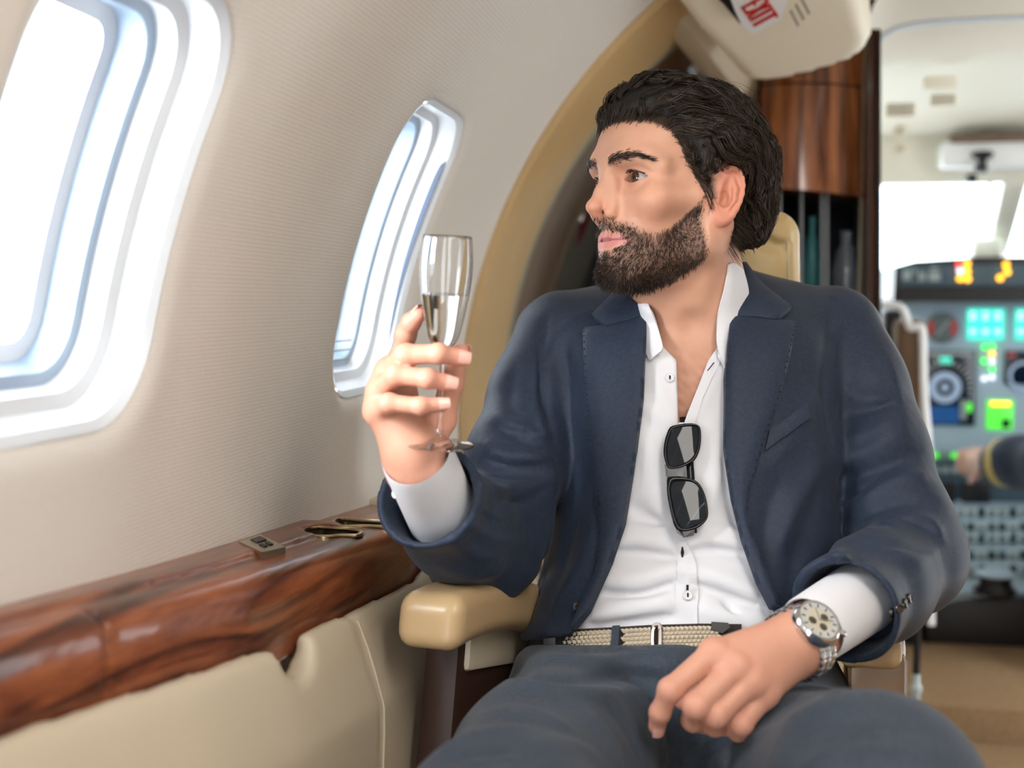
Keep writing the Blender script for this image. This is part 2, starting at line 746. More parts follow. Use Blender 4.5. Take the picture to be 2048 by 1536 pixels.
M_wall = weave_mat('wall_fabric', lin(218, 211, 202), lin(234, 228, 220), 80, rough=0.75, sheen=0.1, strength=0.5)
M_wall.node_tree.nodes['Mapping'].inputs['Rotation'].default_value = (0, 0, 0)
for _n in M_wall.node_tree.nodes:
    if _n.bl_idname == 'ShaderNodeTexWave':
        _n.inputs['Distortion'].default_value = 0
        if _n.bands_direction == 'X':
            _n.bands_direction = 'Y'
M_head = mat('headliner', lin(226, 220, 208), 0.8, bump=(300, 0.1))
M_white = mat('white_plastic', (0.90, 0.91, 0.92), 0.35)
M_whitegrey = mat('grey_plastic', (0.62, 0.68, 0.74), 0.35)
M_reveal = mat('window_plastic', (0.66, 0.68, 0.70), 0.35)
M_winsky = mat('window_frame_sky_tint', (0.28, 0.36, 0.46), 0.35)  # bluish sky tint and some shade put into the white plastic
M_gap = mat('dark_blue_gap', (0.012, 0.04, 0.10), 0.4)
M_tan = mat('tan_leather', lin(196, 164, 115), 0.45, bump=(420, 0.12), noise=(9, 0.05))
M_tanl = mat('beige_leather', lin(192, 178, 154), 0.38, bump=(420, 0.10), noise=(6, 0.04))
M_seat = mat('seat_leather', lin(199, 171, 120), 0.42, bump=(380, 0.14), noise=(9, 0.06))
M_arm = mat('armrest_leather', lin(178, 150, 111), 0.33, bump=(300, 0.05))
M_greytrim = mat('grey_trim', lin(150, 148, 128), 0.5)
M_brown = mat('brown_leather', lin(112, 86, 62), 0.4, bump=(300, 0.1))
M_dkbrown = mat('dark_brown', lin(52, 32, 24), 0.5)
M_black = mat('black_plastic', (0.008, 0.008, 0.009), 0.4)
M_dark = mat('dark_void', (0.012, 0.012, 0.012), 0.7)
M_silver = mat('silver', (0.72, 0.72, 0.72), 0.22, metal=1)
M_brass = mat('brushed_gold', lin(196, 178, 140), 0.25, metal=1)
M_carpet = mat('carpet', lin(150, 122, 90), 0.95, bump=(500, 0.6), noise=(120, 0.15))
M_cream = mat('cream_liner', lin(226, 219, 200), 0.6, bump=(40, 0.06))
M_pane = glass_mat('window_glass', (0.97, 0.985, 1.0))


def rr2(x, y, hx, hy, r):
    qx = np.abs(x) - (hx - r)
    qy = np.abs(y) - (hy - r)
    return np.hypot(np.maximum(qx, 0), np.maximum(qy, 0)) + np.minimum(np.maximum(qx, qy), 0) - r


WS, WHX, WHY, WR = CRAD * math.radians(17.8), 0.140, 0.196, 0.075


WHY1 = {0.855: 0.174}     # the nearest window shows a little lower
WHX1 = {0.855: 0.136}


def shell_panel(name, Y0, Y1, a0, a1, wins, h, m, ws=WS):
    s0, s1 = CRAD * math.radians(a0), CRAD * math.radians(a1)

    def f(q):
        Y, s, o = q[:, 0], q[:, 1], q[:, 2]
        v = np.abs(o - 0.02) - 0.02
        v = np.maximum(v, np.maximum(np.maximum(Y0 - Y, Y - Y1), np.maximum(s0 - s, s - s1)))
        for yc in wins:
            w = rr2(Y - yc, s - ws, WHX1.get(yc, WHX), WHY1.get(yc, WHY), WR)
            v = smax(v, -(w + np.clip(o, 0, 0.04) * 0.25), 0.030)
        return v
    v, fc = net(f, (Y0 - 3 * h, s0 - 3 * h, -3 * h), (Y1 + 3 * h, s1 + 3 * h, 0.04 + 3 * h), h, B=6)
    front = v[:, 2] < 0.036
    fc = fc[front[fc].all(1)]
    used = np.unique(fc)
    mp = np.full(len(v), -1)
    mp[used] = np.arange(len(used))
    v = v[used]
    fc = mp[fc]
    w = cyl(v[:, 0], np.degrees(v[:, 1] / CRAD), v[:, 2])
    return struct(mesh_obj(name, w, fc, m))


def mirror_s(ws):
    return math.pi * CRAD - ws


wall_left = shell_panel('wall_left', 0.28, 2.21, -12, 76, (0.855, 1.63), 0.006, M_wall)
wall_aft = shell_panel('wall_left_aft', -0.9, 0.28, -12, 76, (0.08, -0.695), 0.014, M_wall)
wall_low = struct(MB().frame_box((-0.57, 0.65, 0.31), ((1, 0, 0), (0, 1, 0), (0, 0, 1)), (0.012, 1.56, 0.31)).build('wall_left_lower', M_wall))
wall_right = shell_panel('wall_right', -0.9, 2.21, 104, 192, (), 0.03, M_wall)
wall_right2 = struct(MB().frame_box((1.43, 0.65, 0.31), ((1, 0, 0), (0, 1, 0), (0, 0, 1)), (0.012, 1.56, 0.31)).build('wall_right_lower', M_wall))
ceiling = shell_panel('ceiling', -0.9, 2.21, 76, 104, (), 0.03, M_head)
for o_, l_ in ((wall_left, 'cream woven cabin side wall with two oval windows'), (ceiling, 'pale curved cabin headliner')):
    o_['label'] = l_
mb = MB()
mb.frame_box((0.44, 0.80, -0.02), ((1, 0, 0), (0, 1, 0), (0, 0, 1)), (1.0, 1.75, 0.02))
floor = struct(mb.build('floor', M_carpet), 'beige carpeted cabin floor')


def ring_pts(yc, sc, shrink, o, n=96):
    hx, hy, r = WHX1.get(yc, WHX) - shrink, WHY1.get(yc, WHY) - shrink, max(WR - shrink, 0.02)
    a = 2 * math.pi * (np.arange(n) + 0.5) / n
    c, t = np.cos(a), np.sin(a) * 1.35
    lo, hi = np.zeros(n), np.full(n, 0.5)
    for _ in range(26):
        md = (lo + hi) / 2
        ins = rr2(md * c, md * t, hx, hy, r) < 0
        lo, hi = np.where(ins, md, lo), np.where(ins, hi, md)
    return np.stack([yc + lo * c, sc + lo * t, np.full(n, o)], 1)


def build_window(name, yc, sc, label):
    prof = [(-0.004, 0.006), (0.004, 0.012), (0.007, 0.022), (0.010, 0.036), (0.022, 0.040), (0.024, 0.058), (0.034, 0.060), (0.038, 0.085), (0.052, 0.088), (0.052, 0.094)]
    e = bpy.data.objects.new(name, None)
    COL.objects.link(e)
    loc = cyl(yc, math.degrees(sc / CRAD), 0.05)
    e.location = tuple(loc)
    e.matrix_world = Matrix.Translation(Vector(tuple(loc)))
    struct(e, label)

    def loft(pr, nm, m):
        n = 96
        V = []
        for sh, o in pr:
            q = ring_pts(yc, sc, sh, o, n)
            V.append(cyl(q[:, 0], np.degrees(q[:, 1] / CRAD), q[:, 2]))
        V = np.concatenate(V)
        F = [(i * n + j, i * n + (j + 1) % n, (i + 1) * n + (j + 1) % n, (i + 1) * n + j) for i in range(len(pr) - 1) for j in range(n)]
        o = mesh_obj(nm, V, F, m, e, True)
        o.data.set_sharp_from_angle(angle=math.radians(35))
        return o
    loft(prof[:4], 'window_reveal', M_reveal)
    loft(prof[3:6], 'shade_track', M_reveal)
    loft(prof[5:8], 'inner_frame', M_winsky)
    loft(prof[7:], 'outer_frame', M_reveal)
    V, F, n = [], [], 96
    for t in (1.0, 0.8, 0.6, 0.4, 0.2, 0.02):
        q = ring_pts(yc, sc, 0.050, 0.090, n)
        qq = np.array([yc, sc, 0.090]) + (q - np.array([yc, sc, 0.090])) * np.array([t, t, 1])
        V.append(cyl(qq[:, 0], np.degrees(qq[:, 1] / CRAD), qq[:, 2]))
    for t in (0.02, 0.2, 0.4, 0.6, 0.8, 1.0):
        qq = np.array([yc, sc, 0.093]) + (q - np.array([yc, sc, 0.090])) * np.array([t, t, 1])
        V.append(cyl(qq[:, 0], np.degrees(qq[:, 1] / CRAD), qq[:, 2]))
    V = np.concatenate(V)
    F = [(i * n + j, i * n + (j + 1) % n, (i + 1) * n + (j + 1) % n, (i + 1) * n + j) for i in range(11) for j in range(n)]
    mesh_obj('pane', V, F, M_pane, e, True)
    return e


win1 = build_window('window_1', 0.855, WS, 'large blown-out oval window at the left edge, nearest the camera')
win2 = build_window('window_2', 1.63, WS, 'oval window behind the raised champagne glass')
win3 = build_window('window_3', 0.08, WS, 'oval window of the left wall beside the camera')
win4 = build_window('window_4', -0.695, WS, 'oval window of the left wall behind the camera')
# dark slot of the sliding shade along the forward side of window_2
mb = MB()
pts = []
for k in range(21):
    t = k / 20
    ang = 28.6 - t * 19
    w = 0.0055 * math.sin(math.pi * min(1, t * 0.9 + 0.1)) ** 0.6 * (1 - 0.65 * t) + 0.0004
    yy = 1.63 + WHX + 0.000 - 0.020 * max(0, (0.12 - t) / 0.12) ** 2
    pts.append((yy, ang, w))
V = []
for yy, ang, w in pts:
    V.append(cyl(yy - 0.0065, ang, 0.017 - w))
    V.append(cyl(yy - 0.0065, ang, 0.017 + w))
    V.append(cyl(yy + 0.002, ang, 0.017 + w))
    V.append(cyl(yy + 0.002, ang, 0.017 - w))
F = []
for k in range(20):
    for j in range(4):
        F.append((k * 4 + j, k * 4 + (j + 1) % 4, k * 4 + 4 + (j + 1) % 4, k * 4 + 4 + j))
mesh_obj('shade_slot', np.array(V), F, M_gap, win2, False)
# illegible printed lines on the lower part of window_2
for k in range(3):
    mb = MB()
    for j in range(12):
        y0 = 1.57 + j * 0.0125 + 0.004 * (k % 2)
        ln = 0.0045 + 0.002 * ((j * 7 + k * 3) % 3)
        c = cyl(y0, 9.6 - k * 0.75, 0.0575)
        mb.frame_box(c, ((0, 1, 0), (0.2, 0, 0.98), (0.98, 0, -0.2)), (ln, 0.0012, 0.0006))
    mb.build('printed_line', M_greytrim, win2)


# ------------------------------------------------------------------ arch and door recess
def band(name, Y0, Y1, a0, a1, prof, m, parent=None, na=60, smooth=True):
    """prof: list of (fraction across Y, outward offset)"""
    V = []
    ang = np.linspace(a0, a1, na)
    for t, o in prof:
        V.append(cyl(Y0 + (Y1 - Y0) * t, ang, o))
    V = np.concatenate(V)
    F = [(i * na + j, i * na + j + 1, (i + 1) * na + j + 1, (i + 1) * na + j) for i in range(len(prof) - 1) for j in range(na - 1)]
    o = mesh_obj(name, V, F, m, parent, smooth)
    o.data.set_sharp_from_angle(angle=math.radians(35))
    return o


trim1 = struct(band('trim_1', 2.195, 2.57, -57, 130, [(0, 0.04), (0, -0.004), (0.02, -0.012), (0.08, -0.016), (0.5, -0.018), (0.9, -0.014), (0.98, -0.008), (1, 0.03)], M_tan), 'tan leather arch band framing the end of the side wall')
trim2 = struct(band('trim_2', 2.57, 2.66, -57, 130, [(0, 0.03), (0.1, 0.0), (0.5, -0.004), (0.9, 0.0), (1, 0.05)], M_greytrim), 'thin grey-green seal strip along the tan arch')
recess = struct(band('trim_3', 2.66, 3.08, 2, 112, [(0, 0.06), (0.02, 0.02), (0.15, 0.0), (0.5, -0.012), (0.8, -0.008), (0.97, 0.006), (1, 0.05)], M_brown), 'brown leather door post behind the arch')
rec2 = struct(band('trim_4', 2.66, 3.6, -57, 2, [(0, 0.04), (1, 0.04)], M_dkbrown), 'dark brown lower door lining')
M_mesh = mat('ribbed_mesh', lin(92, 88, 76), 0.5)
_nt = M_mesh.node_tree
_w = _nt.nodes.new('ShaderNodeTexWave')
_w.bands_direction = 'Z'
_w.inputs['Scale'].default_value = 58
_w.inputs['Distortion'].default_value = 0.3
_nt.links.new(_nt.nodes['Texture Coordinate'].outputs['Object'], _w.inputs['Vector'])
_mx = _nt.nodes.new('ShaderNodeMix')
_mx.data_type = 'RGBA'
_mx.inputs[6].default_value = lin(58, 54, 46)
_mx.inputs[7].default_value = lin(118, 113, 98)
_nt.links.new(_w.outputs['Fac'], _mx.inputs[0])
_nt.links.new(_mx.outputs[2], _nt.nodes['Principled BSDF'].inputs['Base Color'])
_bp = _nt.nodes.new('ShaderNodeBump')
_bp.inputs['Strength'].default_value = 0.6
_bp.inputs['Distance'].default_value = 0.003
_nt.links.new(_w.outputs['Fac'], _bp.inputs['Height'])
_nt.links.new(_bp.outputs[0], _nt.nodes['Principled BSDF'].inputs['Normal'])
mesh_wall = struct(band('wall_door', 3.08, 3.74, 2, 112, [(0, 0.012), (1, 0.012)], M_mesh), 'dark ribbed door lining beside the face')
mb = MB()
mb.tube([cyl(3.085, a, 0.004) for a in np.linspace(2, 46, 30)], 0.004, 8)
mb.build('silver_bead', M_silver, mesh_wall, True)
# ring latch and red pull strap on the ribbed lining
ring = thing('latch_ring', 'small silver ring latch on the ribbed door lining', 'latch', P(1152, 440, 3.17))
_rc = P(1152, 440, 3.16)
_a = np.linspace(0, 2 * math.pi, 28, endpoint=False)
MB().tube([_rc + CR * math.cos(t) * 0.012 + CU * math.sin(t) * 0.024 + CR * math.sin(t) * 0.008 for t in _a], 0.0035, 8, closed=True).build('ring', M_silver, ring, True)
MB().slab([_rc + CF * 0.006 + CR * math.cos(t) * 0.011 + CU * math.sin(t) * 0.022 + CR * math.sin(t) * 0.008 for t in _a], CF * 0.006).build('backing', M_black, ring)
mb = MB()
_q = [(1205, 330, 3.30), (1190, 395, 3.26), (1172, 440, 3.24), (1160, 475, 3.22), (1155, 492, 3.21)]
_rw = [0.010, 0.012, 0.010, 0.006, 0.002]
mb.tube(PP(_q), _rw, 8, flat=0.3)
tag(mb.build('pull_strap', mat('red_webbing', lin(120, 28, 30), 0.7), None, True), 'dark red pull strap on the door lining beside his nose', 'strap')

# near-black backing sheet painting the unlit void behind the door recess
mb = MB()
mb.frame_box((-0.32, 3.72, 0.9), ((1, 0, 0), (0, 1, 0), (0, 0, 1)), (0.46, 0.015, 0.95))
struct(mb.build('wall_void_backing', M_dark), 'black backing sheet painting the shade behind the entry door')

# header beam above the entry
beam = thing('header_beam', 'beige padded beam slanting above his hair', 'beam', P(1430, 110, 2.5))
_a, _b = P(1350, 15, 2.34), P(1478, 178, 2.62)
_ax = (_b - _a) / np.linalg.norm(_b - _a)
_sd = np.cross(_ax, CF)
_sd /= np.linalg.norm(_sd)
_n = np.cross(_ax, _sd)
mb = MB()
mb.frame_box((_a + _b) / 2, (_ax, _sd, _n), (np.linalg.norm(_b - _a) / 2 + 0.02, 0.030, 0.04), 0.016)
mb.build('padding', M_tanl, beam, True)
# door mechanism seen in the dark gap
M_hinge = mat('hinge_metal', (0.20, 0.21, 0.22), 0.4, metal=0.7)
mech = thing('door_mechanism', 'metal door hinge parts in the dark gap above his hair', 'hinge', P(1370, 130, 2.9))
mb = MB()
mb.tube(PP([(1312, 160, 2.9), (1335, 125, 2.85), (1352, 100, 2.8)]), 0.006, 10)
mb.build('hinge_arm', M_hinge, mech, True)
mb = MB()
mb.lathe(P(1355, 105, 2.78), CF, [(0.0, 0), (0.014, 0), (0.018, 0.004), (0.018, 0.03), (0.0, 0.03)], 18)
mb.build('hinge_pivot', M_hinge, mech, True)
mb = MB()
mb.frame_box(P(1388, 128, 2.82), (CR * 0.9 + CU * 0.43, CU * 0.9 - CR * 0.43, CF), (0.022, 0.034, 0.02), 0.006)
mb.build('actuator', mat('grey_metal', (0.35, 0.36, 0.36), 0.35, metal=0.8), mech, True)
mb = MB()
mb.frame_box(P(1320, 150, 3.0), (CR * 0.85 + CU * 0.5, CU * 0.85 - CR * 0.5, CF), (0.07, 0.03, 0.01), 0.004)
mb.build('slotted_plate', M_mesh, mech, True)

# ------------------------------------------------------------------ overhead exit panel
_pn = np.cross(P(1360, 0, 2.05) - P(1740, 0, 2.05), P(1500, 0, 2.05) - P(1500, 150, 2.38))
_pn /= np.linalg.norm(_pn)
if _pn @ CF > 0:
    _pn = -_pn
_p0 = P(1500, 0, 2.05)


def f_over(p):
    return (p - _p0) @ _pn


over = thing('overhead_bin', 'cream padded overhead housing carrying the exit sign', 'overhead housing', P(1560, 60, 2.2))
_poly = [(1350, -160), (1362, 0), (1400, 50), (1450, 105), (1488, 146), (1505, 156), (1530, 157), (1580, 147), (1640, 132), (1700, 112), (1728, 92), (1742, 66), (1738, 36), (1718, -30), (1690, -160)]
patch('padded_panel', _poly, f_over, mat('cream_leather', lin(244, 234, 212), 0.5, bump=(60, 0.15)), over, off=0.0, thick=0.05, step=12, bulge=0.022)


def on_over(px, py, off=0.022):
    p, t = hit([px], [py], lambda q: f_over(q) - off, t0=1.2)
    return p[0]


sign = thing('exit_sign', 'white wedge exit sign with red letters above the wooden cabinet', 'sign', on_over(1510, 25, 0.02))
_sf = [(1458, -12), (1470, 22), (1483, 49), (1506, 69), (1562, 39), (1574, 0), (1560, -40), (1500, -60)]
_sv = np.array([on_over(x, y, 0.050) for x, y in _sf])
MB().slab(_sv, -_pn * 0.029).build('sign_body', M_white, sign)
_bk = [(1438, 0), (1447, 8), (1480, 48), (1483, 40), (1462, -2), (1452, -30), (1436, -20)]
MB().slab(np.array([on_over(x, y, 0.034) for x, y in _bk]), -_pn * 0.02).build('black_backing', M_black, sign)
M_red = mat('exit_red', lin(200, 20, 24), 0.5)
_o = np.array([1483.0, 17.0])
_bd = np.array([30.0, 45.0])
_ud = np.array([46.0, -25.0])


def letter(strokes, s0):
    mb = MB()
    for (a, b, w) in strokes:
        a, b = np.array(a, float), np.array(b, float)
        dv = (b - a) / np.linalg.norm(b - a)
        nv = np.array([-dv[1], dv[0]]) * w / 2
        q = []
        for c in (a - nv, b - nv, b + nv, a + nv):
            xy = _o + _bd * (s0 + c[0]) + _ud * c[1]
            q.append(on_over(xy[0], xy[1], 0.0525))
        mb.slab(np.array(q), -_pn * 0.004)
    return mb.build('letter', M_red, sign)


letter([((0.03, 0), (0.03, 1), 0.06), ((0, 0.05), (0.19, 0.05), 0.09), ((0, 0.5), (0.16, 0.5), 0.09), ((0, 0.95), (0.19, 0.95), 0.09)], 0.0)
letter([((0.02, 0), (0.20, 1), 0.07), ((0.20, 0), (0.02, 1), 0.07)], 0.24)
letter([((0.05, 0), (0.05, 1), 0.075)], 0.52)
letter([((0.12, 0), (0.12, 1), 0.075), ((0, 0.95), (0.24, 0.95), 0.11)], 0.68)
M_ink = mat('grey_ink', lin(120, 114, 102), 0.7)
for k in range(3):
    mb = MB()
    for j in range(5):
        a = np.array([1581.0 + k * 11, 22.0 - k * 12]) + np.array([3.6, 7.0]) * j * 0.9
        b = a + np.array([3.6, 7.0]) * 0.62
        q = np.array([on_over(*(a + (-1.5, 0.8)), 0.0232), on_over(*(b + (-1.5, 0.8)), 0.0232), on_over(*(b + (1.5, -0.8)), 0.0232), on_over(*(a + (1.5, -0.8)), 0.0232)])
        mb.slab(q, -_pn * 0.001)
    mb.build('printed_line', M_ink, over)

# ------------------------------------------------------------------ wooden cabinet, jamb, glass locker
M_woodv = wood_mat('walnut_gloss', lin(44, 20, 10), lin(124, 68, 34), lin(190, 122, 74), (11, 11, 0.3), 2.4, rough=0.18, coat=0.5)
M_woodd = wood_mat('walnut_dark', lin(38, 20, 14), lin(72, 40, 26), lin(96, 56, 36), (9, 9, 0.4), 2.5, rough=0.25, coat=0.4)


def curved_front(name, xl, xr, yt_l, yt_r, yb_l, yb_r, d, bulge, depth, m, parent, n=18):
    """panel with a bowed front: pixel corners at distance d, bowed toward the cabin"""
    V = []
    for k in range(n + 1):
        t = k / n
        x = xl + (xr - xl) * t
        b = bulge * (1 - (2 * t - 1) ** 2) ** 0.7
        for yy in (yt_l + (yt_r - yt_l) * t, yb_l + (yb_r - yb_l) * t):
            q = P(x, yy, d)
            V.append(q - np.array([0, b, 0]))
        for yy in (yt_l + (yt_r - yt_l) * t, yb_l + (yb_r - yb_l) * t):
            V.append(P(x, yy, d) + np.array([0, depth, 0]))
    F = []
    for k in range(n):
        a, c = k * 4, k * 4 + 4
        F += [(a, c, c + 1, a + 1), (a + 2, a + 3, c + 3, c + 2), (a, a + 2, c + 2, c), (a + 1, c + 1, c + 3, a + 3)]
    F += [(0, 1, 3, 2), (n * 4, n * 4 + 2, n * 4 + 3, n * 4 + 1)]
    o = mesh_obj(name, np.array(V), F, m, parent, True)
    bm = bmesh.new()
    bm.from_mesh(o.data)
    bmesh.ops.recalc_face_normals(bm, faces=bm.faces)
    bm.to_mesh(o.data)
    bm.free()
    o.data.set_sharp_from_angle(angle=math.radians(40))
    return o


cab = thing('wall_cabinet', 'glossy walnut cabinet with bowed door behind his head', 'cabinet', P(1640, 400, 2.6))
curved_front('upper_panel', 1522, 1738, 40, 20, 170, 176, 2.58, 0.05, 0.2, M_woodv, cab)
curved_front('cabinet_door', 1522, 1738, 173, 180, 376, 397, 2.58, 0.05, 0.2, M_woodv, cab)
curved_front('side_stile', 1488, 1523, 100, 90, 640, 640, 2.60, 0.0, 0.2, M_woodd, cab, 2)
jamb = struct(curved_front('trim_5', 1733, 1760, 58, 58, 1300, 1300, 2.52, 0.0, 0.12, M_woodd, None, 2), 'dark walnut jamb of the cockpit doorway')
curved_front('doorway_edge', 1757, 1762, 58, 58, 1300, 1300, 2.50, 0.0, 0.12, M_black, jamb, 1)
loc_ = thing('glass_locker', 'open dark crystal locker under the walnut cabinet', 'cabinet', P(1640, 600, 2.65))
curved_front('locker_back', 1540, 1740, 370, 370, 700, 700, 2.78, 0.0, 0.02, mat('dark_mirror', (0.02, 0.025, 0.035), 0.12, metal=0.3), loc_, 2)
curved_front('locker_shelf', 1540, 1740, 640, 640, 660, 660, 2.58, 0.03, 0.2, M_woodd, loc_, 6)
M_acr = mat('acrylic_edge', (0.45, 0.52, 0.60), 0.15, trans=0.3)
for x_ in (1558, 1601, 1642, 1652, 1724):
    curved_front('divider', x_, x_ + 5, 384, 386, 640, 640, 2.60, 0, 0.14, M_acr, loc_, 1)
M_crys = mat('crystal', (0.75, 0.85, 0.95), 0.03, trans=0.85, ior=1.45)
M_teal = mat('teal_glass', (0.10, 0.45, 0.48), 0.1, trans=0.3)
for i_, (x_, r_, h_, m_, nm_) in enumerate(((1577, 0.018, 0.20, M_crys, 'tall clear crystal vase at the left of the locker'), (1622, 0.017, 0.22, M_teal, 'teal glass bottle in the middle of the locker'), (1690, 0.030, 0.19, M_crys, 'wide crystal decanter at the right of the locker'))):
    b_ = P(x_, 640, 2.68)
    vs = tag(MB().lathe(b_, (0, 0, 1), [(0, 0.001), (r_ * 0.8, 0.001), (r_, 0.01), (r_ * 1.02, h_ * 0.55), (r_ * 0.75, h_ * 0.75), (r_ * 0.4, h_ * 0.85), (r_ * 0.42, h_), (r_ * 0.3, h_), (r_ * 0.28, h_ * 0.86), (r_ * 0.8, h_ * 0.55), (r_ * 0.8, 0.012), (0, 0.012)], 20).build('bottle', m_, None, True), nm_, 'bottle')


# bulkhead behind the walnut cabinet, beside the cockpit doorway
struct(curved_front('wall_galley', 1380, 1752, -260, -260, 1500, 1500, 2.86, 0.0, 0.03, M_woodd, None, 2), 'dark bulkhead behind the walnut cabinet')

# unseen aft bulkhead, its left side left open to shape the key light
mb = MB()
mb.frame_box((0.74, -0.92, 0.85), ((1, 0, 0), (0, 1, 0), (0, 0, 1)), (0.72, 0.015, 0.95))
struct(mb.build('wall_back_light_shaper', M_wall), 'unseen cream aft bulkhead with an opening added to shape the light')

# ceiling over the entry, between the cabin and the cockpit doorway
struct(MB().frame_box((0.80, 2.42, 1.70), ((1, 0, 0), (0, 1, 0), (0, 0, 1)), (0.75, 0.23, 0.075), 0.01).build('ceiling_entry', M_cream, None, True), 'cream ceiling over the entry')

# added near-black sheet painting the dark gap and hiding sky above the door lining
struct(curved_front('wall_entry_dark_backing', 1180, 1505, -240, -240, 330, 330, 3.12, 0.0, 0.02, M_dark, None, 2), 'black sheet added for the dark gap above the entry')
# ------------------------------------------------------------------ the man: head
TH = math.radians(60)
HO = P(1354, 378, 1.42)
HU = CU * 0.998 + CR * 0.03
HU /= np.linalg.norm(HU)
_hf = -CR * math.sin(TH) - CF * math.cos(TH)
HF = _hf - HU * (_hf @ HU)
HF /= np.linalg.norm(HF)
HL = np.cross(HU, HF)
HM = np.stack([HF, HL, HU], 1)     # world = HO + local @ HM.T


def h2w(q):
    return HO + np.asarray(q, float) @ HM.T


def w2h(p):
    return (p - HO) @ HM


NECK_B = P(1385, 660, 1.47)      # base of the neck between the collar bones (centre line)


def rotY(a):
    """rotation in the F-U plane for local ellipsoids"""
    c, s = math.cos(a), math.sin(a)
    return np.array([[c, 0, -s], [0, 1, 0], [s, 0, c]])


def rotZ(a):
    c, s = math.cos(a), math.sin(a)
    return np.array([[c, -s, 0], [s, c, 0], [0, 0, 1]])


EYE = np.array([0.0705, 0.0320, 0.0])


def f_skull(p):
    """cranium without the face details, local coordinates"""
    f = ell(p, (-0.006, 0, 0.030), (0.094, 0.072, 0.074))
    f = smin(f, ell(p, (0.030, 0, 0.034), (0.064, 0.063, 0.058)), 0.03)
    return f


def f_ear(p):
    """left ear, local coordinates"""
    a = math.radians(24)
    c = np.array([-0.0105, 0.0765, -0.0150])
    # ear frame: x forward-ish in ear plane, y out of the plane, z up along the ear (leaning back)
    M = rotZ(-a) @ rotY(math.radians(12))
    q = (p - c) @ M
    x, y, z = q[:, 0], q[:, 1], q[:, 2]
    f = ell(q, (0.0, 0.0, 0.0), (0.0165, 0.0050, 0.030))
    # helix rim
    t = np.linspace(-0.5, 3.9, 15)
    rim = np.stack([-0.0155 * np.sin(t) * (0.95 + 0.1 * np.cos(t)), np.full_like(t, 0.0035), 0.0292 * np.cos(t)], 1)
    rim[:, 0] += 0.0008
    rr = np.linspace(0.0032, 0.0024, 15)
    g = chain(q, rim, rr, 0.002)
    f = smin(f, g, 0.004)
    # hollow between helix and antihelix, then concha
    f = smax(f, -ell(q, (-0.0022, 0.0062, 0.004), (0.0118, 0.0066, 0.0228)), 0.002)
    anti = np.array([(-0.001, 0.0005, 0.019), (-0.0065, 0.0022, 0.008), (-0.0075, 0.003, -0.004), (-0.003, 0.0035, -0.0145)])
    f = smin(f, chain(q, anti, [0.0022, 0.003, 0.0032, 0.0028], 0.003), 0.004)
    f = smax(f, -ell(q, (0.0030, 0.004, -0.005), (0.0076, 0.0092, 0.0105)), 0.002)
    # lobe and tragus
    f = smin(f, ell(q, (0.0035, 0.0015, -0.0245), (0.0085, 0.0048, 0.0085)), 0.006)
    f = smin(f, ell(q, (0.0105, 0.0025, -0.007), (0.0032, 0.004, 0.006)), 0.003)
    f = smin(f, caps(q, (0.013, -0.004, 0.012), (0.013, -0.004, -0.018), 0.006), 0.006)
    return f


